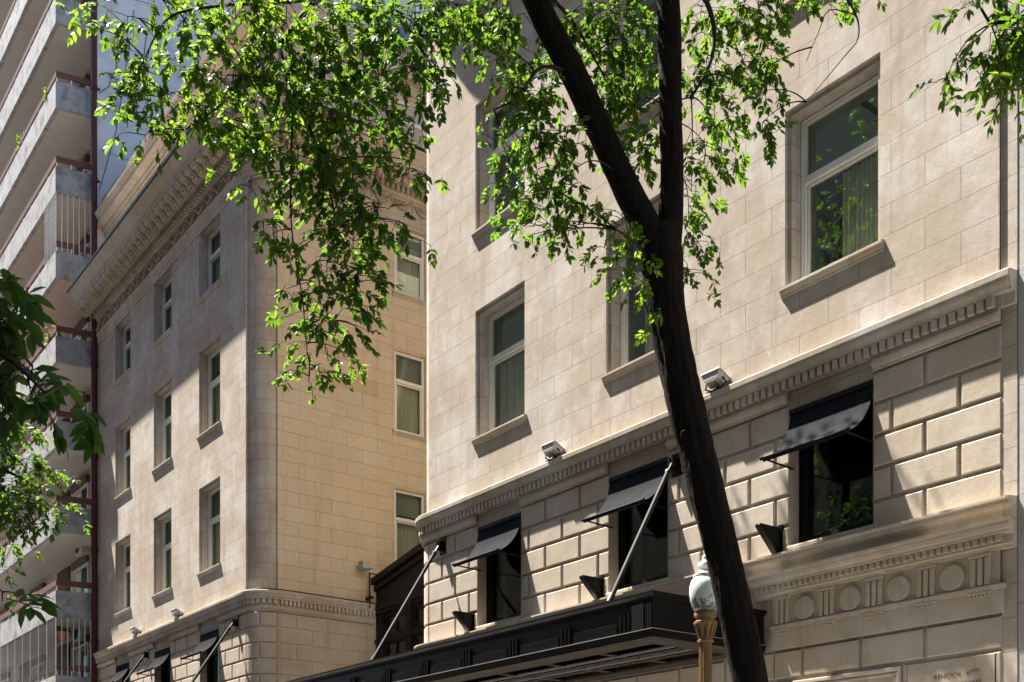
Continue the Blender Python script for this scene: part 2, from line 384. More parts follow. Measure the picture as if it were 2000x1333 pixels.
# ------------------------------------------------------------------ windows (modelled once in their own frame, then copied)
def make_window(parent, loc, w, h, border, step, depth, name='window', stone='ashlar', frame='white_frame', sill=True, fw=.065, curtains=True,
                pane='pane', transom=.36, sillp=.06):
    """x along the wall, y into the wall, z up; origin in the middle of the sill on the wall face"""
    x0, x1 = -w/2, w/2
    wi, hi = w/2-border, h-border
    b = MB(); O = Vector(loc)
    def q(*pts): b.face([(p[0]+O.x, p[1]+O.y, p[2]+O.z) for p in pts], 0)
    def qd(*pts): b.face([(p[0]+O.x, p[1]+O.y, p[2]+O.z) for p in pts], 1)
    # outer rebate
    q((x0, 0, 0), (x0, step, 0), (x0, step, h), (x0, 0, h)); q((x1, 0, 0), (x1, 0, h), (x1, step, h), (x1, step, 0))
    q((x0, 0, h), (x0, step, h), (x1, step, h), (x1, 0, h))
    q((x0, step, 0), (-wi, step, 0), (-wi, step, hi), (x0, step, h)); q((x1, step, 0), (x1, step, h), (wi, step, hi), (wi, step, 0))
    q((x0, step, h), (-wi, step, hi), (wi, step, hi), (x1, step, h))
    # reveal
    q((-wi, step, 0), (-wi, depth, 0), (-wi, depth, hi), (-wi, step, hi)); q((wi, step, 0), (wi, step, hi), (wi, depth, hi), (wi, depth, 0))
    q((-wi, step, hi), (-wi, depth, hi), (wi, depth, hi), (wi, step, hi)); q((x0, 0, 0), (x1, 0, 0), (x1, depth, 0), (x0, depth, 0))
    # room behind
    D = depth+.75
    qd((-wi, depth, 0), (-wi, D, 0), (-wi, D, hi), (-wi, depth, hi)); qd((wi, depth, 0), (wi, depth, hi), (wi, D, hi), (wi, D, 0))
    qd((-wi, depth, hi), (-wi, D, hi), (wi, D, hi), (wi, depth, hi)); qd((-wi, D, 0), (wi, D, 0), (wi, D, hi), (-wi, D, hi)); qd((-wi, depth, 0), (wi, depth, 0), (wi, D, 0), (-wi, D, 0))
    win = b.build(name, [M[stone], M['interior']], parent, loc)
    fy0, fy1 = depth, depth+.07
    def bx(mb, a, c, y0, y1, z0, z1): mb.box(a+O.x, c+O.x, y0+O.y, y1+O.y, z0+O.z, z1+O.z)
    f = MB()
    for a, c in ((-wi, -wi+fw), (wi-fw, wi)): bx(f, a, c, fy0, fy1, 0, hi)
    zt = hi*(1-transom)
    e = .002
    bx(f, -wi+fw+e, wi-fw-e, fy0, fy1, 0, fw); bx(f, -wi+fw+e, wi-fw-e, fy0, fy1, hi-fw, hi-e)
    if transom:
        bx(f, -wi+fw+e, wi-fw-e, fy0-.012, fy1, zt-.045, zt+.045)
        s = .038   # lower sash, a little set back
        for a, c in ((-wi+fw+e, -wi+fw+s), (wi-fw-s, wi-fw-e)): bx(f, a, c, fy0+.022, fy1, fw+e, zt-.045-e)
        bx(f, -wi+fw+s+e, wi-fw-s-e, fy0+.022, fy1, fw+e, fw+s); bx(f, -wi+fw+s+e, wi-fw-s-e, fy0+.022, fy1, zt-.045-s, zt-.045-e)
    # thin outer bead, as on a sash box
    for a, c in ((-wi+.012, -wi+.03), (wi-.03, wi-.012)): bx(f, a, c, fy0-.014, fy0-.001, 0, hi-.03)
    bx(f, -wi+.032, wi-.032, fy0-.014, fy0-.001, hi-.03, hi-.012)
    f.build('frame', M[frame], win)
    py = fy1-.02
    def pane_(z0, z1, ins):
        p = MB(); a = wi-fw-ins
        bx(p, -a+.001, a-.001, py, py+.006, z0, z1); p.build('pane', M[pane], win)
    if transom:
        pane_(zt+.047, hi-fw-.002, 0); pane_(fw+.04, zt-.085, .038)
        bl = MB(); bx(bl, -wi+.03, wi-.03, py+.10, py+.112, zt-.02, hi-.02); bl.build('blind', M['blind'], win)
    else: pane_(fw+.002, hi-fw-.002, 0)
    if not transom and name == 'window' and pane == 'dark_pane':
        c = MB(); bx(c, -wi+fw-.04, -wi+fw+.16, py+.12, py+.16, .02, hi-.02); c.build('drape', M['curtain'], win)
    if curtains:
        c = MB(); n = 96; rows = [.01, zt-.03]; v = []; fc = []
        for z in rows:
            for i in range(n+1):
                x = -wi+.02+(2*wi-.04)*i/n
                v.append((x+O.x, py+.17+.045*math.sin(i*math.pi/4.3)+.018*math.sin(i*1.93)+O.y, z+O.z))
        for i in range(n): fc.append((i, i+1, n+2+i, n+1+i))
        c.add(v, fc); c.build('curtain', M['curtain'], win, smooth=True)
    if sill:
        sm = MB(); sx = w/2+.055
        prof = [(.02, -.115), (-.012, -.11), (-.018, -.085), (-.034, -.06), (-.046, -.035), (-sillp, -.03), (-sillp, .0), (-.02, .012), (depth*.6, .015), (depth*.6, -.01), (.02, -.01)]
        sm.prism([(p, z) for p, z in prof], lambda u, p, z: (u+O.x, p+O.y, z+O.z), -sx, sx)
        sm.build('sill', M['stone'], win)
    return win

# ------------------------------------------------------------------ mouldings shared by both wings
A_PROF = [(0, 7.13), (.028, 7.13), (.030, 7.155), (.05, 7.17), (.066, 7.20), (.07, 7.235), (.045, 7.24), (.045, 7.285), (.045, 7.41), (.118, 7.414),
          (.122, 7.43), (.135, 7.45), (.165, 7.475), (.178, 7.50), (.18, 7.535), (.20, 7.54), (.205, 7.60), (.19, 7.612), (0, 7.63)]
A_PROF = [(d if d < .1 else .1+(d-.1)*.68, z) for d, z in A_PROF]
A_TOP = [(0, 7.285), (.045, 7.285)] + A_PROF[8:]
A_LOW = [(0, 7.13), (.028, 7.13), (.030, 7.155), (.05, 7.17), (.066, 7.20), (.07, 7.235), (.045, 7.24), (.045, 7.283), (0, 7.283)]
def dentils(mb, T, u0, u1, z0, z1, d0, d1, pitch, fill=.66, nu=1):
    n = max(1, round((u1-u0)/pitch)); p = (u1-u0)/n
    for i in range(n):
        a = u0+p*(i+(1-fill)/2)
        mb.block(T, a, a+p*fill, z0, z1, d0, d1, .003, nu=nu)
def modillion(parent):
    """one scrolled cornice bracket, modelled at the origin with its back to the wall, hanging from z = 0"""
    mb = MB(); w = .118
    T = lambda u, d, z: (ORIG[parent].x+u, ORIG[parent].y-d, ORIG[parent].z+z*1.22)
    S = [(.29, 0), (.29, -.12), (.30, -.19), (.34, -.235), (.40, -.24), (.445, -.20), (.47, -.15), (.52, -.12), (.57, -.125), (.62, -.115), (.65, -.075), (.655, 0)]
    mb.prism(S, T, -w, w)
    for d, z, r in ((.368, -.125, .108), (.595, -.068, .062)):     # the two scroll rolls, a little wider than the body
        mb.tube([T(-w-.024, d, z), T(w+.024, d, z)], r, 12)
        mb.tube([T(-w-.038, d, z), T(w+.038, d, z)], r*.5, 8)
    mb.tube([T(0, .315, -.235), T(0, .40, -.262), T(0, .455, -.215), T(0, .50, -.155), T(0, .57, -.150), T(0, .655, -.11)], [.024, .034, .03, .026, .03, .014], 6)
    for sd in (-1, 1):                                             # acanthus leaf lapping the underside
        for d, z in ((.345, -.23), (.42, -.215), (.485, -.145), (.555, -.135), (.61, -.125)):
            mb.tube([T(0, d-.012, z-.004), T(sd*.054, d+.022, z-.016), T(sd*.108, d+.012, z+.012)], [.018, .030, .010], 5)
    o = mb.build('cornice_bracket', M['carved_lit'], parent); return o
def garland(parent):
    mb = MB(); p = .62
    T = lambda u, d, z: (ORIG[parent].x+u, ORIG[parent].y-d, ORIG[parent].z+z)
    pts = [T(-p/2+p*(.08+.84*t/8), .03+.025*math.sin(math.pi*t/8), .12-.22*math.sin(math.pi*t/8)) for t in range(9)]
    mb.tube(pts, [.024+.03*math.sin(math.pi*t/8) for t in range(9)], 7)
    for k in range(7):
        t = (k+.6)/7.2; mb.lathe([(.004, -.04), (.036, -.018), (.04, .012), (.004, .04)], T(-p/2+p*(.08+.84*t), .075, .12-.22*math.sin(math.pi*t)), 6)
    mb.lathe([(.004, -.07), (.055, -.035), (.06, .02), (.004, .07)], T(-p/2, .035, .11), 8)
    mb.tube([T(-p/2, .035, .08), T(-p/2+.03, .04, -.04), T(-p/2-.02, .035, -.16)], [.03, .022, .01], 5)
    for sg in (-1, 1): mb.tube([T(sg*.02, .03, .02), T(sg*.10, .05, .10), T(sg*.17, .03, .07)], [.02, .032, .01], 5)
    mb.lathe([(.004, -.03), (.035, -.012), (.035, .015), (.004, .04)], T(0, .045, .06), 7)
    return mb.build('frieze_garland', M['carved'], parent)
def line_up(proto, spots):
    first = True
    for x, y, z, rz in spots:
        if first:
            proto.location = Vector((x, y, z))-ORIG[proto.parent]; ORIG[proto] = Vector((x, y, z)); proto.rotation_euler = (0, 0, rz); first = False
        else: dup(proto, (x, y, z), rz, parent=proto.parent)
MAIN = [(0, 17.62), (.025, 17.62), (.025, 17.72), (.045, 17.724), (.045, 17.86), (.06, 17.87), (.085, 17.93), (.09, 17.97), (.03, 17.985), (.02, 18.36),
        (.06, 18.37), (.085, 18.42), (.10, 18.43), (.10, 18.60), (.20, 18.605), (.205, 18.63), (.24, 18.66), (.275, 18.70), (.28, 18.725), (.30, 18.73), (.30, 18.80), (.66, 18.80),
        (.66, 18.78), (.68, 18.78), (.68, 18.915), (.70, 18.92), (.72, 18.955), (.76, 19.0), (.82, 19.05), (.86, 19.09), (.87, 19.11), (.90, 19.115), (.90, 19.19), (-.35, 19.24)]
ATTIC = [(-.30, 21.38), (-.26, 21.38), (-.25, 21.46), (-.20, 21.52), (-.19, 21.58), (.02, 21.60), (.03, 21.70), (.07, 21.76), (.12, 21.82), (.13, 21.90), (-.26, 21.96)]
CAPB = [(-.28, 22.42), (-.24, 22.43), (-.20, 22.50), (-.19, 22.58), (-.6, 22.60)]

def rustic(mb, T, u0, u1, rows, holes, phase, d0, d1, half=.43, gap=.046, nu=1, even=0):
    """courses of channelled blocks in half bond, cut round the openings"""
    for r, (z0, z1) in enumerate(rows):
        off = phase + (half if (r+even) % 2 else 0)
        k0 = math.floor((u0-off)/(2*half))-1
        cuts = [off+2*half*k for k in range(k0, k0+int((u1-u0)/(2*half))+5)]
        free = [(u0, u1)]
        for h in holes:
            if h[2] < z1-.05 and h[3] > z0+.05:
                nf = []
                for a, b in free:
                    if h[1] <= a or h[0] >= b: nf.append((a, b)); continue
                    if h[0] > a: nf.append((a, h[0]))
                    if h[1] < b: nf.append((h[1], b))
                free = nf
        for a, b in free:
            e = [a]+[c for c in cuts if a+.16 < c < b-.16]+[b]
            for i, (p, q) in enumerate(zip(e, e[1:])):
                p2 = p+(gap/2 if i else .0); q2 = q-(gap/2 if i < len(e)-2 else 0.0)
                mb.block(T, p2, q2, z0+gap/2, z1-gap/2, d0, d1, .013, nu=nu)

ROWS_UP = [(5.21+.384*i, 5.21+.384*(i+1)) for i in range(5)]
ROWS_LOW = [(4.02-.382*(i+1), 4.02-.382*i) for i in range(10)]
RD = -.028   # bottom of the channels behind the block faces

def wing(side):
    left = side < 0
    cols = LCOL if left else RCOL
    o = thing('stone_building', 'far limestone wing on the left, with carved cornice and shaded court side' if left else
              'near limestone wing on the right, with three window columns above dentil ledge', 'building', ((LEND+LX1)/2 if left else (REND+RX1)/2, Y0, 0),
              'matching limestone hotel wings')
    u0, u1 = (LEND-.55, LX1) if left else (RX1, REND)
    holes = [(c-WW/2, c+WW/2, s, s+t) for c in cols for s, t in zip(SILLS, TOPS)]
    shops = [(c-SHOPW/2+(-.02), c+SHOPW/2-.02, SHOP0, SHOP1) for c in cols]
    Tf, Tarc = (T_lflank, T_larc) if left else (T_rflank, T_rarc)
    # --- smooth upper wall
    w = MB()
    w.wall(T_front, u0, u1, 7.6, 19.2, holes)
    w.wall(T_front, u0, u1, 0.0, 7.6, shops, RD)
    w.build('front_wall', M['ashlar'], o)
    c = MB(); n = 12
    for i in range(n):
        a, b = ARC*i/n, ARC*(i+1)/n
        c.face([Tarc(a, -.05, 7.6), Tarc(b, -.05, 7.6), Tarc(b, -.05, 17.64), Tarc(a, -.05, 17.64)])
        c.face([Tarc(a, -.05, 17.64), Tarc(b, -.05, 17.64), Tarc(b, 0, 19.2), Tarc(a, 0, 19.2)])
        c.face([Tarc(a, RD, 0), Tarc(b, RD, 0), Tarc(b, RD, 7.6), Tarc(a, RD, 7.6)])
    for u in (0, ARC): c.face([Tarc(u, -.05, 7.6), Tarc(u, 0, 7.6), Tarc(u, 0, 17.64), Tarc(u, -.05, 17.64)])
    c.build('rounded_corner', M['ashlar'], o, smooth=30)
    fl = MB()
    fh = [(SIDE_Y-SIDE_W/2, SIDE_Y+SIDE_W/2, s, s+SIDE_H) for s in SILLS[:2]] + [(SIDE_Y-SIDE_W/2, SIDE_Y+SIDE_W/2, SILLS[2], SILLS[2]+1.78)] if left else []
    fl.wall(Tf, Y0+RND, BACK, 7.6, 19.2, fh); fl.wall(Tf, Y0+RND, BACK, 0, 7.6, (), RD)
    fl.build('court_wall', M['ashlar_side'], o)
    rest = MB()   # back, far side and the attic body
    x0, x1 = (u0, LX2) if left else (RX2, REND+.17)
    rest.box(x0+.002, x1-.002, BACK-.2, BACK-.01, 0, 22.4)
    xs = u0 if left else REND+.17
    rest.box(*((xs, xs+.3) if left else (xs-.3, xs)), Y0+.32, BACK-.21, 0, 22.4)
    if left: rest.box(LX2+.01, RX2-.01, 20.0, 20.3, 0, 19)  # unseen court end wall, added to keep sky out and warm the bounce
    rest.build('rear_wall', M['ashlar_side'], o)
    # --- rusticated band
    rb = MB()
    ph = -7.865
    lo = shops
    rustic(rb, T_front, u0+(.35 if left else .0), u1, ROWS_UP, lo, ph, RD, 0, even=1)
    rustic(rb, T_front, u0+(.35 if left else .0), u1 if left else -9.62, ROWS_LOW, (), ph, RD, 0)
    rustic(rb, Tarc, 0.02, ARC-.02, ROWS_UP+ROWS_LOW, (), ARC/2, RD, 0, half=.28, nu=8)
    rustic(rb, Tf, Y0+RND+.0, BACK-.3 if not left else 14.78, ROWS_UP+ROWS_LOW, (), Y0+RND+.05, RD, 0, even=1)
    if not left:
        rustic(rb, T_front, -9.60, REND, ROWS_LOW[:1], (), ph, RD, 0, even=1)
        rustic(rb, T_front, -9.60, REND, [ROWS_LOW[1], *ROWS_LOW[2:]], [(-9.36, -7.72, 2.1, 3.62), (-7.66, -6.6, 2.9, 3.62)], ph, RD, 0)
        rb.block(T_front, -7.66, -6.56, 2.92, 3.61, RD, 0)
    rb.build('rusticated_blocks', M['rust'], o)
    # --- dentil ledge over the rustication
    led = MB()
    path = LPATH[:-1]+[(LX2, 14.78)] if left else RPATH
    led.sweep(path, A_TOP)
    # lower moulding stops over each opening
    ed = [u0]+[x for cx in cols for x in (cx-.66, cx+.62)]+[u1]
    for i in range(0, len(ed), 2):
        a, b = ed[i], ed[i+1]
        if left and i == len(ed)-2: led.sweep([(a, Y0), *larc, (LX2, 14.78)], A_LOW)
        elif not left and i == 0: led.sweep([(RX2, BACK), *rarc[::-1], (b, Y0)], A_LOW)
        else: led.sweep([(a, Y0), (b, Y0)], A_LOW)
    led.build('ledge', M['stone'], o)
    dm = MB()
    dentils(dm, T_front, u0+.02, u1-.02, 7.295, 7.408, .04, .106, .111)
    dentils(dm, Tarc, .02, ARC-.02, 7.295, 7.408, .04, .106, .125, nu=2)
    dentils(dm, Tf, Y0+RND+.02, 14.76, 7.295, 7.408, .04, .106, .111)
    dm.build('dentil_row', M['stone'], o)
    # --- great cornice, frieze and attic
    cp = LPATH if left else [(RX2, BACK), *rarc[::-1], (REND+.17, Y0)]
    co = MB(); co.sweep(cp, MAIN); co.build('cornice', M['stone'], o)
    if left:
        mm = modillion(o); gd = garland(o)
        nb = 32; p_ = (LX1+.25-(u0+.05))/nb
        line_up(mm, [(u0+.05+p_*(i+.5), Y0, 18.80, 0) for i in range(nb)]+[(LX2, Y0+RND-.1+.375*(i+.5), 18.80, R(90)) for i in range(19)])
        ng = 19; p_ = (LX1-u0-.1)/ng
        line_up(gd, [(u0+.1+p_*(i+.5), Y0, 18.17, 0) for i in range(ng)]+[(LX1+RND*.7071, Y0+RND*.2929, 18.17, R(45))]+[(LX2, Y0+RND+.1+.62*(i+.5), 18.17, R(90)) for i in range(11)])
        d2 = MB()
        for T_, a_, b_, p_, nu_ in ((T_front, u0+.02, LX1, .155, 1), (T_lflank, Y0+RND, 18.2, .155, 1), (Tarc, .02, ARC-.02, .155, 2)):
            dentils(d2, T_, a_, b_, 18.435, 18.60, .08, .20, p_, .52, nu=nu_)
        dentils(d2, T_front, u0+.02, LX1, 18.735, 18.79, .29, .32, .06, .55); dentils(d2, Tf, Y0+RND, 18.2, 18.735, 18.79, .29, .32, .06, .55)
        d2.build('cornice_dentil_row', M['stone'], o)
        gt = MB(); gt.sweep([(LEND-.55, Y0), *larc, (LX2, BACK)], [(.88, 19.192), (.93, 19.192), (.935, 19.25), (.88, 19.25)]); gt.build('gutter', M['black_metal'], o)
    at = MB()
    ap = [(cp[0][0], cp[0][1]), *cp[1:]]
    ah = []
    inner = [(-.30, 19.2), (-.30, 21.40)]
    at.sweep(ap, inner, ends=False)
    at.sweep(ap, ATTIC); at.sweep(ap, [(-.28, 21.9), (-.28, 22.43)], ends=False); at.sweep(ap, CAPB)
    at.build('attic', M['stone'], o)
    rf = MB(); rf.sweep(ap, [(-.6, 22.59), (-1.7, 24.4), (-2.3, 24.5)], ends=False)
    rf.box(x0+2.2, x1-2.2, Y0+2.2, BACK-.3, 24.4, 24.49); rf.build('mansard_roof', M['slate'], o)
    if left:
        cbl = MB(); cbl.tube([(LX1-.1, Y0-.08, 7.66), T_larc(ARC*.5, .08, 7.66), (LX2+.08, Y0+RND+.1, 7.66), (LX2+.08, 14.75, 7.65)], .014, 6); cbl.build('cable_or_shadow_line', M['iron'], o)
    # --- windows
    first = None
    for c_ in cols:
        for s, t in zip(SILLS[:2], TOPS):
            loc = (c_, Y0, s)
            if first is None: first = make_window(o, loc, WW, WH, .065, .05, .24)
            else: dup(first, loc, parent=o)
    top = None
    for c_ in cols:
        loc = (c_, Y0, SILLS[2])
        if top is None: top = make_window(o, loc, WW, TOPS[2], .065, .05, .24)
        else: dup(top, loc, parent=o)
    shop = None
    for c_ in cols:
        loc = (c_-.02, Y0, SHOP0)
        if shop is None: shop = make_window(o, loc, SHOPW, SHOP1-SHOP0, .004, .012, .20, stone='rust', frame='black_metal', fw=.14, curtains=False, pane='dark_pane', transom=0, sillp=.03)
        else: dup(shop, loc, parent=o)
    if left:
        side = None
        for s in SILLS[:2]:
            loc = (LX2, SIDE_Y, s)
            if side is None:
                side = make_window(o, loc, SIDE_W, SIDE_H, .03, .02, .07, stone='ashlar_side', fw=.07); side.rotation_euler = (0, 0, R(90))
            else: dup(side, loc, R(90), parent=o)
        s3 = make_window(o, (LX2, SIDE_Y, SILLS[2]), SIDE_W, 1.78, .03, .02, .07, stone='ashlar_side', fw=.07); s3.rotation_euler = (0, 0, R(90))
        # small attic window over the court, set in a flat surround that stands on the attic wall
        aw = make_window(o, (LX2-.24, SIDE_Y+.1, 19.75), 1.25, 1.45, .05, .02, .05, stone='ashlar_side', frame='white_frame', fw=.08, curtains=False, sill=False)
        aw.rotation_euler = (0, 0, R(90))
    return o
left_wing = wing(-1)
right_wing = wing(1)
for wg in (left_wing, right_wing):
    for w_ in wg.children:
        for c_ in w_.children:
            if c_.name.startswith('curtain') and random.random() < .55:
                k_ = random.uniform(.45, .8); c_.scale.x = k_; c_.location.x += random.choice((-1, 1))*(1-k_)*(.5 if abs(w_.rotation_euler.z) < .1 else .36)
            if c_.name.startswith('blind') and random.random() < .4:
                c_.scale.z = 1; c_.location.z += random.uniform(.05, .35)
# attic windows of the left front
# ------------------------------------------------------------------ entablature over the side bay of the near wing
bw0, bw1 = -9.62, REND
B_PROF = [(0, 4.99), (.10, 4.99), (.10, 5.085), (.115, 5.09), (.12, 5.105), (.15, 5.12), (.165, 5.145), (.17, 5.18), (.19, 5.19), (.19, 5.215), (0, 5.24)]
lb = MB()
lb.sweep([(RX2, BACK), *rarc[::-1], (REND-.03, Y0), (REND-.03, Y0+.014), (REND+.175, Y0+.014)], B_PROF)
lb.build('ledge', M['stone'], right_wing)
eb = MB()
E_PROF = [(0, 4.70), (.05, 4.70), (.055, 4.73), (.075, 4.745), (.075, 4.77), (.075, 4.84), (.15, 4.845), (.155, 4.87), (.18, 4.885), (.20, 4.92), (.205, 4.945), (.225, 4.95), (.23, 4.982), (0, 4.985)]
eb.sweep([(bw0-.25, Y0), (REND, Y0), (REND, Y0+.014), (REND+.175, Y0+.014)], E_PROF)
dentils(eb, T_front, bw0-.22, REND+.07, 4.775, 4.838, .07, .125, .088, .62)
eb.wall(T_front, bw0, REND, 4.02, 4.70, (), .012)
eb.sweep([(bw0, Y0), (REND, Y0), (REND, Y0+.013)], [(0, 4.28), (.05, 4.28), (.055, 4.325), (.045, 4.34), (0, 4.345)])
eb.sweep([(bw0, Y0), (REND, Y0), (REND, Y0+.013)], [(0, 4.03), (.03, 4.03), (.03, 4.279), (0, 4.279)])
eb.face([(bw0, Y0+.03, 4.0), (bw0, Y0-.012, 4.0), (bw0, Y0-.012, 4.7), (bw0, Y0+.03, 4.7)])
eb.build('entablature', M['stone'], right_wing)
tri = [1530, 1617, 1710, 1811, 1917]; rnd = [1573.6, 1662.6, 1757.5, 1862.0]
for px in tri:
    x = on_y(px, 1140, Y0).x; g = MB()
    for k in (-1, 0, 1): g.block(T_front, x+k*.083-.031, x+k*.083+.031, 4.347, 4.655, .01, .045, .012)
    g.block(T_front, x-.13, x+.13, 4.657, 4.698, .01, .05, .006)
    g.block(T_front, x-.14, x+.14, 4.255, 4.278, .028, .055, .004)
    for k in range(6): g.block(T_front, x-.125+k*.045, x-.125+k*.045+.026, 4.222, 4.254, .028, .05, .004)
    g.build('triglyph', M['stone'], right_wing)
for px in rnd:
    x = on_y(px, 1150, Y0).x; g = MB(); n = 40; v = []; f = []
    for r, d in ((.152, .01), (.152, .03), (.135, .045), (0.0, .047)):
        for k in range(n): a = 2*math.pi*k/n; v.append((x+r*math.cos(a), Y0-d, 4.50+r*math.sin(a)))
    for i in range(3):
        for k in range(n): f.append((i*n+k, i*n+(k+1) % n, (i+1)*n+(k+1) % n, (i+1)*n+k))
    g.add(v, f); g.build('roundel', M['stone'], right_wing, smooth=30)
fr = MB()   # moulded frame under the first course
def picture(u0, u1, z0, z1, ring, d):
    for a, b, c, e in ((u0, u1, z1-ring, z1), (u0, u1, z0, z0+ring)): fr.block(T_front, a, b, c, e, RD, d, .01)
    for a, b in ((u0, u0+ring), (u1-ring, u1)): fr.block(T_front, a, b, z0+ring+.001, z1-ring-.001, RD, d, .01)
picture(-9.34, -7.74, 2.2, 3.60, .05, .03); picture(-9.285, -7.795, 2.255, 3.545, .04, .012)
fr.wall(T_front, -9.25, -7.83, 2.29, 3.51, (), -.01)
fr.build('plaque_frame', M['stone'], right_wing)
def text(body, size, loc, name, parent):
    cu = bpy.data.curves.new(name, 'FONT'); cu.body = body; cu.size = size; cu.extrude = .0015; cu.offset = -.0012; cu.space_character = 1.15
    t = bpy.data.objects.new(name, cu); COL.objects.link(t)
    dg = bpy.context.evaluated_depsgraph_get(); me = bpy.data.meshes.new_from_object(t.evaluated_get(dg))
    bpy.data.objects.remove(t)
    me.transform(Matrix.Rotation(R(90), 4, 'X')); me.materials.clear(); me.materials.append(M['letters'])
    o = bpy.data.objects.new(name, me); COL.objects.link(o); o.parent = parent; o.location = Vector(loc)-ORIG[parent]; ORIG[o] = Vector(loc)
    return o
p1 = on_y(1824, 1327, Y0)
text('BENCICH', .070, (p1.x, Y0-.003, p1.z), 'inscription', right_wing)
text('H', .070, (p1.x+.395, Y0-.003, p1.z), 'inscription', right_wing)
text('NOS', .044, (p1.x+.452, Y0-.003, p1.z+.024), 'inscription', right_wing)
text('CONSTRUCTORES', .058, (p1.x+.03, Y0-.003, p1.z-.105), 'inscription', right_wing)
# narrow strip that closes the near wing at its right end
st = MB(); st.wall(lambda u, d, z: (u, Y0+.014-d, z), REND, REND+.175, 0, 19.1); st.box(REND-.001, REND, Y0, Y0+.014, 7.6, 19.1); st.box(REND-.001, REND, Y0+.0135, Y0+.036, 0, 7.6)
st.build('end_strip', M['ashlar'], right_wing)
pp = MB(); pp.tube([(REND-.005, Y0-.006, 7.63), (REND-.005, Y0-.006, 17.6)], .009, 6); pp.build('cable_or_shadow_line', M['pipe'], right_wing)  # dark line standing for the narrow shadow at the strip joint

# ------------------------------------------------------------------ grey neighbour at the right
gn = thing('grey_building', 'plain grey stone building at the right edge of the photo', 'building', (0, Y0, 0))
g = MB(); GX = REND+.177
gh = [(-3.6, -2.2, 8.7+3.4*k, 10.9+3.4*k) for k in range(4)]
g.wall(lambda u, d, z: (u, Y0+.022-d, z), GX, 8, 0, 26, gh)
g.box(7.7, 7.99, Y0+.4, BACK, 0, 26); g.box(GX, GX+.2, Y0+.4, BACK, 19, 26); g.box(GX+.01, 7.98, BACK, BACK+.2, 0, 26); g.box(GX+.01, 7.98, Y0+.12, BACK-.01, 25.8, 25.98)
g.build('wall', M['grey_stone'], gn)
gw = None
for k in range(4):
    loc = (-2.9, Y0+.022, 8.7+3.4*k)
    if gw is None: gw = make_window(gn, loc, 1.4, 2.2, .03, .02, .2, stone='grey_stone')
    else: dup(gw, loc, parent=gn)

# ------------------------------------------------------------------ dark pavilion in the court
PY = 14.82
pv = thing('entrance_pavilion', 'black metal pavilion with low gable and glazed front between the wings', 'pavilion', (-21.8, PY, 0))
px0, px1, pc = LX2+.01, RX2-.01, (LX2+RX2)/2
za, zb = on_y(727, 1147, PY).z, on_y(832, 1066, PY).z
def gz(x): return za + (zb-za)*(min(x-px0, px1-x))/3.0
zc = gz(pc)
body = MB()
ph = []
for a in (-24.9, -23.55, -22.45, -21.1, -19.85): ph += [(a, a+.95, 5.2, 6.6), (a, a+.95, 6.75, 7.3)]
body.wall(lambda u, d, z: (u, PY-d, z), px0, px1, 0, 7.5, ph)
body.face([(px0, PY, 7.5), (px1, PY, 7.5), (px1, PY, za), (pc, PY, zc), (px0, PY, za)])
for x in (-24.97, -23.62, -22.5, -21.17, -19.92, -18.8): body.box(x-.06, x+.0, PY-.06, PY-.002, 4.6, 7.44)
body.box(px0, px1, PY-.12, PY-.001, 7.45, 7.62); body.box(px0, px1, PY-.07, PY-.001, 7.36, 7.449); body.box(px0, px1, PY-.05, PY-.001, 6.62, 6.72)
body.build('front', M['dark_trim'], pv)
roof = MB()
for sgn, xa in ((1, px0), (-1, px1)):
    poly = [(xa, za-.0), (pc, zc-.0), (pc, zc+.16), (xa, za+.16)]
    roof.prism(poly, lambda w, p, q: (p, w, q), PY-.16, BACK-.3)
    poly = [(xa, za-.16), (pc, zc-.16), (pc, zc-.04), (xa, za-.04)]
    roof.prism(poly, lambda w, p, q: (p, w, q), PY-.08, PY-.002)
roof.build('roof', M['dark_trim'], pv)
for x0, x1, z0, z1 in ph:
    p = MB(); p.box(x0, x1, PY+.05, PY+.058, z0, z1); w_ = p.build('window', M['dark_pane'], pv)
    f_ = MB()
    for a, b, c, e in ((x0, x1, z0, z0+.05), (x0, x1, z1-.05, z1), (x0, x0+.05, z0+.051, z1-.051), (x1-.05, x1, z0+.051, z1-.051), ((x0+x1)/2-.018, (x0+x1)/2+.018, z0+.051, z1-.051)):
        f_.box(a, b, PY+.01, PY+.045, c, e)
    f_.build('frame', M['dark_trim'], w_)
ir = MB(); ir.box(px0+.1, px1-.1, PY+1.6, PY+1.7, 0, 7.4); ir.box(px0+.1, px1-.1, PY+.1, PY+1.6, 7.38, 7.44); ir.build('inner_wall', M['interior'], pv)

# ------------------------------------------------------------------ entrance canopy
CX0, CX1, CY, CZ0, CZ1 = -33.9, -9.77, 9.5, 4.02, 4.56
cn = thing('entrance_canopy', 'long black metal entrance canopy hung across both wings and the court', 'canopy', (-21.8, Y0, CZ0))
fa = MB()
th = .14
def fascia(a, b, c, e): fa.box(a, b, c, e, CZ0+.06, CZ1-.07)
fa.box(CX0, CX1, CY, CY+th, CZ0+.10, CZ1-.07); fa.box(CX1-th, CX1, CY+th+.001, Y0-.001, CZ0+.10, CZ1-.07); fa.box(CX0, CX0+th, CY+th+.001, Y0-.001, CZ0+.10, CZ1-.07)
cp = [(CX0, Y0-.001), (CX0, CY), (CX1, CY), (CX1, Y0-.001)]
fa.sweep(cp, [(-.16, CZ1-.069), (.012, CZ1-.069), (.018, CZ1-.055), (.03, CZ1-.045), (.05, CZ1-.03), (.052, CZ1), (-.16, CZ1+.006)])
fa.build('fascia', M['black_metal'], cn)
lp = MB()
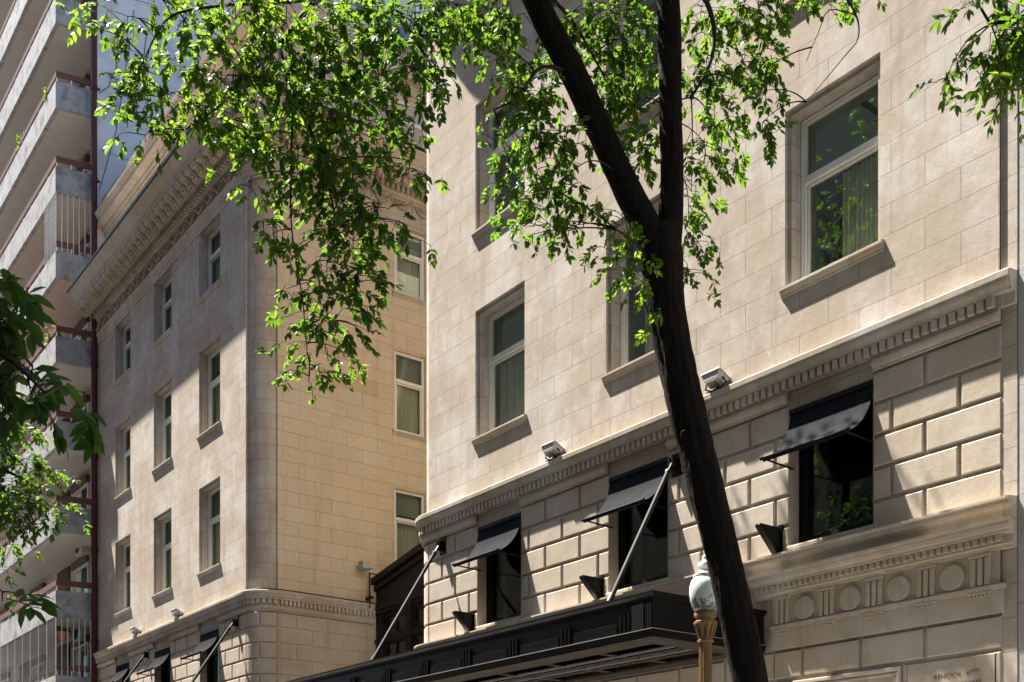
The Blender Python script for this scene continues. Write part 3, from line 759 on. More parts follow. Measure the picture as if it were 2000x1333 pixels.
lp.sweep(cp, [(-.10, CZ0), (.012, CZ0), (.012, CZ0+.026), (.026, CZ0+.030), (.026, CZ0+.06), (.040, CZ0+.064), (.04, CZ0+.088), (.004, CZ0+.098), (-.10, CZ0+.098)])
lp.build('lower_lip', M['black_gloss'], cn)
tm = MB(); tm.sweep(cp, [(.005, CZ0+.0985), (.046, CZ0+.09), (.046, CZ0+.097), (.005, CZ0+.106)]); tm.build('sun_highlight_strip', M['trim_and_highlight'], cn)  # pale metal strip standing for the sun highlight along the lip
bd = MB()   # bead under the top lip
for i in range(int((CX1-CX0)/.05)): bd.box(CX0+i*.05+.01, CX0+i*.05+.036, CY-.014, CY-.001, CZ1-.118, CZ1-.092)
bd.build('bead_row', M['steel'], cn)
x = -10.24
k = 0
while x > CX0+.3:
    t_ = MB()
    for j in (-1, 0, 1): t_.box(x+j*.075-.022, x+j*.075+.022, CY-.03, CY-.001, CZ0+.10, CZ1-.20)
    t_.build('fluted_strip', M['black_gloss'], cn)
    pn = MB(); a, b = x-1.13+.15, x-.15
    if a > CX0+.1:
        pn.block(lambda u, d, z: (u, CY-d, z), a, b, CZ0+.105, CZ0+.24, .0, .016, .006); pn.build('panel', M['black_gloss'], cn)
    x -= 1.13; k += 1
cb = MB()   # corner blocks with reeded faces
for xa, xb in ((CX1-.33, CX1), (CX0, CX0+.33)):
    cb.box(xa, xb-.12, CY-.04, CY-.001, CZ0+.101, CZ1-.13)
    for j in range(3): cb.box(xb-.11+j*.038, xb-.085+j*.038, CY-.03, CY-.001, CZ0+.101, CZ1-.13)
cb.build('corner_block', M['black_metal'], cn)
sf = MB()
zi = CZ0+.012
sf.box(CX0+.02, CX1-.02, CY+.10, CY+.42, zi, zi+.03); sf.box(CX0+.02, CX1-.02, Y0-.25, Y0-.002, zi, zi+.03)
sf.box(CX1-.42, CX1-.10, CY+.421, Y0-.251, zi, zi+.03); sf.box(CX0+.10, CX0+.42, CY+.421, Y0-.251, zi, zi+.03)
sf.build('soffit_border', M['soffit'], cn)
cf = MB()
cf.box(CX0+.15, CX1-.15, CY+.15, Y0-.002, CZ1-.16, CZ1-.075)
x = CX1-.43
while x > CX0+1:
    cf.box(x-1.13, x-1.01, CY+.421, Y0-.251, CZ0+.03, CZ1-.161)      # cross beams
    x -= 1.13
for y in (CY+.95, CY+1.3): cf.box(CX0+.43, CX1-.43, y, y+.10, CZ0+.025, CZ0+.09)
cf.build('coffer', M['black_gloss'], cn)
tr = MB()
for y in (CY+.80, CY+1.16): tr.box(CX0+.45, CX1-.45, y, y+.035, CZ0+.018, CZ0+.045)
tr.build('steel_trim', M['trim_and_highlight'], cn)
# tie rods from the wall to the canopy
for tx, ty in ((1322, 908), (866, 1068), (463, 1217), (289, 1280)):
    top = on_y(tx, ty, Y0)
    bot = Vector((top.x+.66, CY+.12, CZ1+.03))
    r = MB(); a = top+Vector((0, -.10, 0)); dirv = (bot-a).normalized()
    r.tube([a+dirv*.18, bot-dirv*.10], .033, 10)
    rod = r.build('tie_rod', M['steel'], cn, smooth=40)
    e = MB(); e.tube([a, a+dirv*.20], .019, 8); e.tube([a+dirv*.19, a+dirv*.24], .042, 10); e.tube([bot-dirv*.15, bot+dirv*.0], .040, 10)
    e.box(bot.x-.05, bot.x+.05, bot.y-.05, bot.y+.05, CZ1+.005, CZ1+.03)
    e.build('rod_end', M['black_metal'], rod)
    pl = MB(); pl.box(top.x-.09, top.x+.09, Y0-.022, Y0+.03, top.z-.15, top.z+.15); pl.box(top.x-.045, top.x-.02, Y0-.13, Y0-.023, top.z-.08, top.z+.08); pl.box(top.x+.02, top.x+.045, Y0-.13, Y0-.023, top.z-.08, top.z+.08)
    pl.build('anchor_plate', M['black_metal'], rod)

# ------------------------------------------------------------------ awnings
def make_awning(label, loc):
    o = thing('window_awning', label, 'awning', loc, 'black awnings over the lower windows')
    O = Vector(loc); w = SHOPW/2-.01; D = .52
    c = MB(); n = 12
    prof = []
    for i in range(n+1):
        t = i/n
        prof.append((-.02+D*(t**1.7), -.03-.68*(1-(1-t)**1.42)))
    v = []; f = []
    NX = 6
    for th_ in (0, .004):
        for j in range(NX+1):
            xx = -w+2*w*j/NX
            for d, z in prof: v.append((O.x+xx, O.y-d-th_*.0, O.z+z-th_-.006*math.sin(math.pi*j/NX)))
    K = n+1
    for s_ in range(2):
        b = s_*K*(NX+1)
        for j in range(NX):
            for i in range(n): f.append((b+j*K+i, b+(j+1)*K+i, b+(j+1)*K+i+1, b+j*K+i+1))
    c.add(v, f); c.build('cloth', M['awning'], o, smooth=True)
    zb = O.z+prof[-1][1]
    b = MB(); b.tube([(O.x-w-.03, O.y-D+.02, zb), (O.x+w+.03, O.y-D+.02, zb)], .016, 8); b.build('front_bar', M['steel'], o)
    vl = MB(); vl.box(O.x-w, O.x+w, O.y-D+.012, O.y-D+.018, zb-.05, zb-.01); vl.build('valance', M['awning'], o)
    for s in (-1, 1):
        a = MB(); a.tube([(O.x+s*(w-.015), O.y-D+.03, zb-.012), (O.x+s*(w-.015), O.y-.0, zb-.03), (O.x+s*(w-.015), O.y+.06, zb-.03)], .013, 6); a.build('arm', M['black_metal'], o)
        e = MB(); e.tube([(O.x+s*(w+.005), O.y-D+.02, zb), (O.x+s*(w+.045), O.y-D+.02, zb)], .024, 8); e.build('end_cap', M['steel'], o)
    h = MB(); h.box(O.x-w, O.x+w, O.y-.0, O.y+.07, O.z-.06, O.z-.004); h.build('head_box', M['black_metal'], o)
    return o
names_r = ['black window awning nearest the left end of the near wing', 'black window awning in the middle of the near wing, behind the steel tie rod', 'large black window awning right of the tree trunk, over the rightmost dark window']
names_l = ['small black window awning beside the neighbouring apartment block', 'middle of the three small black awnings on the far wing', 'small black window awning on the far wing next to its rounded corner']
aw0 = make_awning(names_r[0], (RCOL[0]-.02, Y0, SHOP1))
for c, nme in zip(RCOL[1:]+LCOL, names_r[1:]+names_l): dup(aw0, (c-.02, Y0, SHOP1), label=nme)

# ------------------------------------------------------------------ floodlights
def make_flood(label, loc):
    """stands on the ledge; the lamp looks up the wall"""
    o = thing('floodlight', label, 'floodlight', loc, 'floodlights on the ledges'); O = Vector(loc)
    def P(x, y, z):   # tilt about x
        x, y, z = x*.78, y*.72, z*.72
        a = R(-24); return (O.x+x, O.y-.02+y*math.cos(a)-z*math.sin(a), O.z+.15+y*math.sin(a)+z*math.cos(a))
    h = MB()
    h.add([P(x, y, z) for x, y, z in ((-.20, -.16, .06), (.20, -.16, .06), (.20, .16, .06), (-.20, .16, .06), (-.15, -.10, -.07), (.15, -.10, -.07), (.15, .10, -.07), (-.15, .10, -.07))],
          [(4, 5, 6, 7), (0, 1, 5, 4), (1, 2, 6, 5), (2, 3, 7, 6), (3, 0, 4, 7)])
    for k in range(7): h.box(-.12+k*.04-.006, -.12+k*.04+.006, -.09, .09, -.10, -.069, T=P)
    hs = h.build('housing', M['lamp_grey'], o)
    f = MB()
    for a, b, c, e in ((-.215, .215, -.175, -.145), (-.215, .215, .145, .175), (-.215, -.185, -.144, .144), (.185, .215, -.144, .144)): f.box(a, b, c, e, .055, .085, T=P)
    f.build('rim', M['lamp_grey'], o)
    gl = MB(); gl.box(-.185, .185, -.145, .145, .058, .066, T=P); gl.build('lens', M['lamp_glass'], o)
    b = MB()
    for s in (-1, 1): b.tube([P(s*.18, 0, 0), (O.x+s*.185, O.y+.0, O.z+.08), (O.x+s*.06, O.y+.0, O.z+.014)], .012, 6)
    b.box(O.x-.13, O.x+.13, O.y-.05, O.y+.05, O.z, O.z+.014); b.tube([(O.x, O.y, O.z+.01), (O.x+.05, O.y+.02, O.z+.09), P(.05, .0, -.08)], .02, 6)
    b.build('bracket', M['dark_trim'], o)
    return o
def ledge_pt(px, py): p = on_y(px, py, Y0-.11); return (p.x, Y0-.11, 7.624)
fl0 = make_flood('grey floodlight on the ledge just right of the tree trunk', ledge_pt(1398, 760))
dup(fl0, ledge_pt(1080, 895), label='grey floodlight on the ledge below the lower left window of the near wing')
dup(fl0, ledge_pt(346, 1210), label='grey floodlight on the far wing ledge, closer of two to the rounded corner')
dup(fl0, ledge_pt(265, 1245), label='grey floodlight on the far wing ledge, closer of two to the drainpipe')
# the lamp on a post above the court ledge
pp_ = on_x(722, 1150, LX2+.16)
cf_ = thing('floodlight', 'dark floodlight on a thin post above the court ledge beside the black pavilion', 'floodlight', (pp_.x, pp_.y, 7.63), 'floodlights on the ledges')
po = MB(); zt = on_x(722, 1118, LX2+.16).z
po.tube([(pp_.x, pp_.y, 7.5), (pp_.x, pp_.y, zt)], .022, 8); po.tube([(pp_.x, pp_.y, zt-.03), (pp_.x-.05, pp_.y+.9, zt-.03)], .018, 6); po.box(pp_.x-.2, pp_.x+.12, pp_.y-.04, pp_.y+.04, 7.72, 7.78)
po.build('post', M['dark_trim'], cf_)
hd = on_x(714, 1106, LX2+.22)
hh = MB()
def PH(x, y, z): return (hd.x+x, hd.y+y*.95-z*.25, hd.z+z+y*.12)
hh.add([PH(*p) for p in ((-.14, -.18, -.08), (.14, -.18, -.08), (.14, .18, -.08), (-.14, .18, -.08), (-.10, -.12, .08), (.10, -.12, .08), (.10, .12, .08), (-.10, .12, .08))],
       [(0, 1, 2, 3), (0, 1, 5, 4), (1, 2, 6, 5), (2, 3, 7, 6), (3, 0, 4, 7), (4, 5, 6, 7)])
hh.build('housing', M['lamp_grey'], cf_)
hc = MB(); hc.box(-.102, .102, -.13, .13, .08, .11, T=PH); hc.build('cap', M['brass'], cf_)

# ------------------------------------------------------------------ triangular wall brackets
def make_bracket(label, px, py):
    p = on_y(px, py, Y0)
    o = thing('wall_bracket', label, 'bracket', p, 'black triangular wall brackets')
    b = MB(); b.box(p.x-.085, p.x+.085, Y0-.014, Y0+.03, p.z-.36, p.z+.02); b.build('plate', M['black_metal'], o)
    poly = [(-.015, 0), (-.38, .0), (-.38, -.022), (-.05, -.33), (-.015, -.33)]
    gm = MB()
    for s in (-.040, .024): gm.prism(poly, lambda w, q, z: (p.x+w, Y0+q, p.z+z), s, s+.02)
    gm.prism([(-.38, -.022), (-.395, -.022), (-.062, -.335), (-.05, -.33)], lambda w, q, z: (p.x+w, Y0+q, p.z+z), -.043, .047)
    gm.build('gusset', M['dark_trim'], o)
    bl = MB()
    for z in (-.02, -.14, -.26): bl.tube([(p.x+.068, Y0-.013, p.z+z), (p.x+.068, Y0-.026, p.z+z)], .012, 6)
    bl.build('bolt', M['steel'], o)
    return o, p
b0, bp0 = make_bracket('black triangular bracket on the wall right of the tree trunk', 1519, 1033)
for px, py, lb_ in ((1172, 1131, 'black triangular bracket on the wall beside the foot of the steel rod'), (921, 1199, 'black triangular bracket on the wall at the left end of the near wing')):
    dup(b0, on_y(px, py, Y0), label=lb_)

# ------------------------------------------------------------------ street lamp
LP = deep(1378, 1198, 11.76)
lm = thing('street_lamp', 'ochre cast iron street lamp with dirty white globe in front of the canopy', 'street lamp', (LP.x, LP.y, .15))
s = 11.76/2213
gz0 = LP.z
l = MB(); l.lathe([(.20, .15), (.20, .45), (.15, .55), (.13, .95), (.085, 1.05), (.07, 1.2)], (LP.x, LP.y, 0), 24); l.build('base', M['ochre'], lm, smooth=40)
l = MB(); l.lathe([(.078, 1.2), (.066, gz0-.30)], (LP.x, LP.y, 0), 32, flute=.12); l.build('pole', M['ochre'], lm)
l = MB(); l.lathe([(.066, gz0-.31), (.085, gz0-.30), (.085, gz0-.285), (.068, gz0-.275), (.074, gz0-.20), (.10, gz0-.135), (.122, gz0-.115), (.122, gz0-.095), (.098, gz0-.08), (.098, gz0-.05), (.118, gz0-.035), (.118, gz0)], (LP.x, LP.y, 0), 24)
for k in range(10):
    a = k*math.pi/5; l.tube([(LP.x+.07*math.cos(a), LP.y+.07*math.sin(a), gz0-.26), (LP.x+.088*math.cos(a), LP.y+.088*math.sin(a), gz0-.17), (LP.x+.118*math.cos(a), LP.y+.118*math.sin(a), gz0-.12)], [.012, .02, .006], 5)
l.build('capital', M['ochre'], lm, smooth=40)
l = MB(); l.lathe([(.105, gz0), (.135, gz0+.05), (.160, gz0+.13), (.170, gz0+.21), (.166, gz0+.28), (.148, gz0+.335), (.12, gz0+.37), (.10, gz0+.378)], (LP.x, LP.y, 0), 40); l.build('globe', M['globe'], lm, smooth=True)
l = MB(); l.lathe([(.115, gz0+.372), (.128, gz0+.38), (.128, gz0+.397), (.09, gz0+.41), (.072, gz0+.435), (.06, gz0+.45), (.066, gz0+.47), (.082, gz0+.485), (.076, gz0+.515), (.05, gz0+.535), (.035, gz0+.56), (.038, gz0+.58), (.012, gz0+.61)], (LP.x, LP.y, 0), 24); l.build('finial', M['lamp_white'], lm, smooth=40)

# ------------------------------------------------------------------ apartment building
AX, AYF, AYW = -38.3, 10.4, 12.0
ap = thing('apartment_building', 'tall white apartment block with stacked balconies at the left edge', 'building', (-44, Y0, 0))
AL = -58.0
w = MB()
w.box(AL, -38.45, AYW, AYW+.3, 0, 60); w.build('wall', M['plaster'], ap)
w = MB(); w.box(-38.43, -37.78, Y0+.06, 26, 0, 60); w.box(AL, AL+.3, AYW+.31, 26, 0, 60); w.box(AL+.31, -38.44, 25.7, 26, 0, 60); w.box(AL+.31, -38.44, AYW+.31, 25.69, 59.7, 59.98); w.build('party_wall', M['party'], ap)
ZB = [8.89+2.757*k for k in range(-3, 16)]
def balcony(k, z):
    m = M['concrete']
    # plan: front edge, splayed right end; ring of parapet around a slab
    out = [(AL+1, AYF), (AX, AYF), (AX+.34, AYW-.002), (AL+1, AYW-.002)]
    s_ = MB(); s_.prism([(x, y) for x, y in out], lambda w_, p, q: (p, q, w_), z, z+.14); b = s_.build('balcony', M['plaster'] if k != 7 else M['plaster_pink'], ap)
    pr = MB(); pr.sweep([(AL+1, AYF-.0), (AX, AYF), (AX+.34, AYW-.004)], [(-.12, z-.05), (.015, z-.05), (.015, z+.80), (-.12, z+.80)]); pr.build('parapet', m, b)
    z1 = z+.80
    rl = MB(); rl.sweep([(AL+1, AYF), (AX, AYF), (AX+.34, AYW-.004)], [(-.075, z1+.16), (-.005, z1+.16), (-.005, z1+.345), (-.075, z1+.345)]); rl.build('handrail', M['rail_wood'], b)
    po = MB()
    x = AX-.05
    while x > AL+1: po.box(x-.02, x+.02, AYF+.02, AYF+.06, z1-.0, z1+.159); x -= 1.05
    for t in (.3, .75): po.box(AX+.34*t-.06, AX+.34*t-.02, AYF+1.55*t-.02, AYF+1.55*t+.02, z1, z1+.159)
    po.build('post', M['rail_white'], b)
    return b
for k, z in enumerate(ZB): balcony(k, z)
# doors and panels on the wall of each storey
dr = None; pn = None
for k, z in enumerate(ZB):
    for j, x in enumerate((-40.9, -46.4, -51.9)):
        loc = (x, AYW-.002, z+.16)
        if dr is None:
            d = MB(); d.box(x-.8, x+.8, AYW-.02, AYW-.003, z+.16, z+2.3); dr = d.build('balcony_door', M['dark_pane'], ap, loc)
            f = MB()
            for a, b in ((-.86, -.78), (-.04, .04), (.78, .86)): f.box(x+a, x+b, AYW-.07, AYW-.004, z+.16, z+2.3)
            f.box(x-.78, x-.04, AYW-.07, AYW-.021, z+2.2, z+2.3); f.box(x+.04, x+.78, AYW-.07, AYW-.021, z+2.2, z+2.3)
            f.build('frame', M['rail_white'], dr)
            f = MB(); f.box(x-.9, x+.9, AYW-.15, AYW-.004, z+2.302, z+2.55); f.build('shutter_box', M['rail_wood'], dr)
            f = MB(); v = []; n = 40
            for zz in (z+.2, z+2.18):
                for i in range(n+1): v.append((x-.76+.72*i/n, AYW-.028+.004*math.sin(i*1.2), zz))
            f.add(v, [(i, i+1, n+2+i, n+1+i) for i in range(n)]); f.build('curtain', M['curtain'], dr)
        else: dup(dr, loc, parent=ap)
    for x in (-43.1, -48.6, -54.0):
        loc = (x, AYW, z+.16)
        if pn is None:
            d = MB(); d.box(x-.75, x+.75, AYW-.05, AYW-.003, z+.16, z+2.6)
            for i in range(7): d.box(x-.72+i*.21, x-.72+i*.21+.16, AYW-.062, AYW-.051, z+.2, z+2.56)
            pn = d.build('cladding_panel', M['oxblood'], ap, loc)
        else: dup(pn, loc, parent=ap)
# screens of two storeys
def screen(z0, z1, xs, net, step):
    g = MB()
    x = AX
    while x > xs: g.box(x-.010, x+.010, AYF-.010, AYF+.010, z0, z1); x -= step
    for t in range(1, 9): g.box(AX+.34*t/9-.012, AX+.34*t/9+.012, AYF+1.55*t/9-.012, AYF+1.55*t/9+.012, z0, z1)
    s_ = g.build('security_grille', M['rail_white'], ap)
    h = MB(); n = int((z1-z0)/net)
    for i in range(1, n): 
        zz = z0+(z1-z0)*i/n
        h.box(xs, AX, AYF-.005, AYF+.005, zz-.006, zz+.006)
    h.build('wire', M['net'], s_)
screen(ZB[2]+.81, ZB[3]-.06, -48, .05, 1.05)
screen(ZB[7]+.81, ZB[8]-.06, -39.6, .16, .16)
pc_ = MB()
for pts in (((234, 60), (228, 130), (212, 170), (194, 182)), ((262, 20), (250, 110), (226, 260), (194, 372)), ((300, 40), (285, 75), (280, 125))):
    pc_.tube([on_x(a, b, -37.765) for a, b in pts], .012, 5)
for z in (20.5, 24.2, 27.9, 31.6): pc_.box(-37.782, -37.774, Y0+.2, 25.8, z, z+.012)
pc_.build('cable_or_shadow_line', M['iron'], ap)
# drainpipe between the buildings
dp = MB(); q = on_y(184, 700, Y0-.12); DX = q.x
dp.tube([(DX, Y0-.12, .15), (DX, Y0-.12, 58)], .095, 12)
for z in range(2, 58, 3): dp.tube([(DX, Y0-.12, z-.08), (DX, Y0-.12, z+.08)], .112, 12); dp.box(DX-.02, DX+.02, Y0-.03, Y0+.07, z-.03, z+.03)
tag(dp.build('drainpipe', M['pipe'], None, (DX, Y0-.12, .15), smooth=40), 'dark red drainpipe running up between the apartment block and far wing', 'drainpipe')

# air conditioners on the balcony walls
def make_ac(label, loc):
    o = thing('air_conditioner', label, 'air conditioner', loc, 'air conditioners on the balconies'); O = Vector(loc)
    b = MB(); b.block(lambda u, d, z: (O.x+u, O.y-d, O.z+z), -.42, .42, -.29, .29, 0.0, .32, .02); b.build('casing', M['ac'], o)
    f = MB()
    for r in (.06, .12, .18, .235):
        pts = [(O.x-.1+r*math.cos(a*math.pi/12), O.y-.328, O.z+r*math.sin(a*math.pi/12)) for a in range(25)]
        f.tube(pts, .006, 5, cap=False)
    f.build('fan_grille', M['iron'], o)
    f = MB(); n = 24; f.face([(O.x-.1+.225*math.cos(2*math.pi*a/n), O.y-.3225, O.z+.225*math.sin(2*math.pi*a/n)) for a in range(n)]); f.build('fan', M['interior'], o)
    f = MB()
    for s_ in (-.3, .3): f.box(O.x+s_-.02, O.x+s_+.02, O.y-.34, O.y-.0, O.z-.33, O.z-.291); f.box(O.x+s_-.02, O.x+s_+.02, O.y-.03, O.y-.0, O.z-.55, O.z-.331)
    f.build('bracket', M['rail_white'], o)
    return o
acs = [((95, 1108), 'white air conditioner beside a red panel, two balconies above the screened one'), ((171, 1070), 'white air conditioner under the balcony soffit, against the drainpipe at mid height'),
       ((168, 1238), 'white air conditioner behind the screened balcony at the bottom left'), ((167, 288), 'white air conditioner above the barred balcony at upper left'), ((164, 122), 'white air conditioner in the topmost open balcony at the left')]
ac0 = None
for (px, py), lab in acs:
    p = on_y(px, py, AYW-.012)
    if ac0 is None: ac0 = make_ac(lab, p)
    else: dup(ac0, p, label=lab)

# ------------------------------------------------------------------ foliage
def rnd_unit():
    while True:
        v = Vector((random.uniform(-1, 1), random.uniform(-1, 1), random.uniform(-1, 1)))
        if .05 < v.length < 1: return v.normalized()
def leaflet(mb, base, d, up, L, W, tone):
    d = d.normalized(); side = d.cross(up)
    if side.length < 1e-3: side = d.orthogonal()
    side.normalize(); nrm = side.cross(d).normalized()
    c = random.uniform(.03, .16)*L; fold = random.uniform(.05, .28)
    def P(t, s): return base + d*(L*t) - nrm*(c*t*t) + side*(W*s) + nrm*(W*abs(s)*fold)
    p0, p1, p2, p3 = P(0, 0), P(.34, 0), P(.68, 0), P(1, 0)
    l1, r1, l2, r2 = P(.34, -.5), P(.34, .5), P(.7, -.38), P(.7, .38)
    b = len(mb.v)
    mb.v += [tuple(p) for p in (p0, p1, p2, p3, l1, r1, l2, r2)]
    for f in ((b, b+1, b+4), (b, b+5, b+1), (b+4, b+1, b+2, b+6), (b+1, b+5, b+7, b+2), (b+6, b+2, b+3), (b+2, b+7, b+3)):
        mb.f.append(f); mb.mi.append(0); mb.tone.append(tone)
def sprig(mb, tw, base, d, n, L, W, RL, tone):
    """one compound leaf: a drooping rachis with paired leaflets and one at the tip"""
    d = d.normalized(); pts = [base]; v = d.copy(); step = RL/n
    for i in range(n):
        v = (v + Vector((0, 0, -.16)) + rnd_unit()*.10).normalized(); pts.append(pts[-1]+v*step)
    tw.tube(pts, [.0042]+[.003]*(n-1)+[.0018], 3, cap=False)
    up = rnd_unit()*.55+Vector((0, 0, 1))
    for i in range(1, n+1):
        ax = (pts[i]-pts[i-1]).normalized(); sd = ax.cross(up).normalized()
        t2 = min(1, max(0, tone+random.uniform(-.22, .22)))
        k = .8+.35*math.sin(math.pi*i/(n+.5))
        for s_ in (-1, 1):
            if random.random() < .1: continue
            dd = ax*.62 + sd*s_*.85 + Vector((0, 0, -.26)) + rnd_unit()*.42
            leaflet(mb, pts[i], dd, up+rnd_unit()*.45, L*k*random.uniform(.78, 1.15), W*random.uniform(.85, 1.15), t2)
    leaflet(mb, pts[-1], v+Vector((0, 0, -.3)), up+rnd_unit()*.3, L*1.1, W*1.05, tone)
def curve(a, b, sag, n=6):
    a, b = Vector(a), Vector(b); o = []
    j = rnd_unit()*(b-a).length*.07
    for i in range(n+1):
        t = i/n; o.append(a.lerp(b, t)+Vector((0, 0, sag*4*t*(1-t)))+j*math.sin(math.pi*t))
    return o
def smooth_path(pts, sub=4):
    """Catmull-Rom through (point, radius)"""
    P = [Vector(p) for p, r in pts]; Rr = [r for p, r in pts]; op, orr = [], []
    for i in range(len(P)-1):
        p0, p1, p2, p3 = P[max(i-1, 0)], P[i], P[i+1], P[min(i+2, len(P)-1)]
        for k in range(sub):
            t = k/sub
            op.append(.5*((2*p1)+(p2-p0)*t+(2*p0-5*p1+4*p2-p3)*t*t+(3*p1-p0-3*p2+p3)*t**3)); orr.append(Rr[i]*(1-t)+Rr[i+1]*t)
    op.append(P[-1]); orr.append(Rr[-1])
    return op, orr
def bark_tube(mb, P, r, n):
    """a limb with ridged bark: long ridges that wander round it, plates and a few swellings"""
    from mathutils import noise
    b0 = len(mb.v); mb.tube(P, r, n)
    for i in range(len(P)):
        for k in range(n):
            q = Vector(mb.v[b0+i*n+k]); a = 2*math.pi*k/n
            c = noise.noise(Vector((math.cos(a)*3.2, math.sin(a)*3.2, q.z*1.5)))*.10
            c += abs(noise.noise(Vector((math.cos(a)*7.5, math.sin(a)*7.5, q.z*4.5+9))))*.11 - .03
            c += noise.noise(Vector((q.x*2, q.y*2, q.z*1.3)))*.05
            mb.v[b0+i*n+k] = tuple(P[i]+(q-P[i])*(1+c*min(1, .10/max(r[i], .02)+.35)))
def tree(label, base, trunk, limbs, clumps, leafm='leaf', L=.088, W=.036, dens=1., extra=(), sprig_n=(3, 5), RL=(.14, .24), px_per=640., name='street_tree', knots=()):
    """trunk / limbs: lists of (point, radius); clumps: (centre, half sizes, tone, count or None)"""
    o = thing(name, label, 'tree', base)
    nodes = []
    t = MB()
    for kp, kr in knots:
        t.tube([kp+Vector((kr*.55*math.cos(a*math.pi/8)*SS, kr*.55*math.cos(a*math.pi/8)*CC, kr*math.sin(a*math.pi/8))) for a in range(17)], kr*.34, 7, cap=False)
        t.lathe([(kr*.1, -kr*.5), (kr*.45, -kr*.2), (kr*.4, kr*.2), (kr*.1, kr*.45)], kp, 8); P, r = smooth_path(trunk, 10); bark_tube(t, P, r, 44); nodes += P[len(P)//2:]
    t.build('trunk', M['bark'], o, smooth=True)
    for lm_ in limbs:
        P, r = smooth_path(lm_); b = MB(); bark_tube(b, *smooth_path(lm_, 10), 36) if r[0] > .06 else b.tube(P, r, 7, wob=.03)
        b.build('limb', M['bark'] if r[0] > .06 else M['twig'], o, smooth=True); nodes += P
    lf, tw = MB(), MB()
    for cen, half, tone, cnt in clumps:
        near = min(nodes, key=lambda q_: (q_-cen).length + max(0, (cen.z-q_.z))*.5)
        top = cen + Vector((0, 0, half[2]*.55))
        main = curve(near, top, .12*(near-top).length, 7)
        rr = .006+.0035*(near-top).length
        tw.tube(main, [rr*(1-.6*i/7) for i in range(8)], 5, cap=False)
        tw.tube(curve(top, cen-Vector((0, 0, half[2]*.5)), .02, 4), .004, 4, cap=False)
        anchors = main[4:]+curve(top, cen-Vector((0, 0, half[2]*.5)), .02, 4)
        for i in range(max(1, int(cnt*dens))):
            v = rnd_unit()*random.random()**.5
            p = cen+Vector((v.x*half[0], v.y*half[1], v.z*half[2]))
            a = min(anchors, key=lambda q_: (q_-p).length)
            if random.random() < .45 and (a-p).length > .05:
                tw.tube(curve(a, p, .06*(a-p).length, 3), [.0045, .004, .0032, .0026], 3, cap=False)
            d = (p-a).normalized()*.6+rnd_unit()*.65+Vector((0, 0, -.35))
            sprig(lf, tw, p, d, random.randint(*sprig_n), L*random.uniform(.85, 1.15), W, random.uniform(*RL), min(1, max(0, tone+random.gauss(0, .16))))
    tw.build('twigs', M['twig'], o)
    lf.build('crown', M[leafm], o)
    return o
def clump(px, py, rx, ry, dep, tone=.5, ddep=.55, k=1.0, area=620.):
    """a clump of leaves at a real place in the crown, its size in metres from its angular size"""
    c = deep(px, py, dep); s_ = dep/F
    hx = rx*s_; hz = ry*s_
    n = math.pi*rx*ry*2.05*k/area*(dep/10.3)**-0.0
    c = c + Vector((0, 0, .055))
    return (c, (max(hx*.88, .10), max(hx*.75, ddep*.7), hz*.80), tone, max(2, n))
TD = 10.6
def tp(px, py, dep, w): return (deep(px, py, dep), w/2*dep/F)
g0 = deep(1490, 1640, TD-.1); g0.z = .12
trunk = [(g0, .21), (deep(1478, 1440, TD), .175), tp(1465, 1333, TD, 68), tp(1440, 1210, TD, 67), tp(1406, 1060, TD, 67), tp(1374, 930, TD, 68), tp(1341, 800, TD, 69), tp(1315, 680, TD, 70), tp(1296, 570, TD, 74), tp(1292, 500, TD, 80), tp(1292, 450, TD, 66)]
limbA = [tp(1284, 480, TD, 66), tp(1256, 430, TD-.03, 56), tp(1214, 350, TD-.06, 53), tp(1172, 255, TD-.1, 51), tp(1125, 155, TD-.15, 51), tp(1075, 60, TD-.2, 49), tp(1035, -20, TD-.25, 45), tp(985, -120, TD-.3, 36), tp(930, -230, TD-.35, 28)]
limbB = [tp(1300, 490, TD, 60), tp(1309, 430, TD, 50), tp(1312, 340, TD, 44), tp(1310, 200, TD, 44), tp(1307, 60, TD, 45), tp(1306, -60, TD, 42), tp(1316, -200, TD+.1, 34), tp(1330, -330, TD+.1, 24)]
limbC = [tp(960, -170, TD-.3, 22), tp(850, -190, TD-.4, 19), tp(720, -110, TD-.6, 16), tp(630, -15, TD-.8, 15), tp(545, 92, TD-.9, 13)]
limbD = [tp(545, 92, TD-.9, 11), tp(556, 130, TD-.95, 9), tp(580, 185, TD-1, 8), tp(605, 250, TD-1, 7), tp(628, 320, TD-1, 6), tp(650, 400, TD-1, 4), tp(652, 440, TD-1, 3)]
limbE = [tp(574, 172, TD-1, 6), tp(570, 260, TD-1.05, 4.5), tp(568, 340, TD-1.05, 4), tp(570, 450, TD-1.1, 3), tp(590, 580, TD-1.1, 2.4), tp(600, 690, TD-1.1, 1.6)]
limbF = [tp(640, -10, TD-.8, 9), tp(560, 5, TD-1., 7), tp(450, 10, TD-1.2, 6), tp(350, 25, TD-1.3, 5), tp(310, 60, TD-1.3, 4), tp(275, 130, TD-1.35, 3)]
limbG = [tp(540, 95, TD-.9, 7), tp(470, 165, TD-1.1, 5), tp(420, 215, TD-1.2, 4), tp(360, 255, TD-1.25, 3)]
limbH = [tp(720, -100, TD-.6, 10), tp(760, -20, TD-.7, 8), tp(800, 60, TD-.7, 6), tp(850, 140, TD-.7, 3)]
limbI = [tp(1030, -30, TD-.2, 10), tp(1085, 5, TD+.3, 8), tp(1130, 60, TD+.5, 6), tp(1180, 150, TD+.6, 4)]
limbJ = [tp(1125, 150, TD-.15, 9), tp(1060, 130, TD-.3, 7), tp(1010, 190, TD-.35, 5), tp(965, 215, TD-.4, 3)]
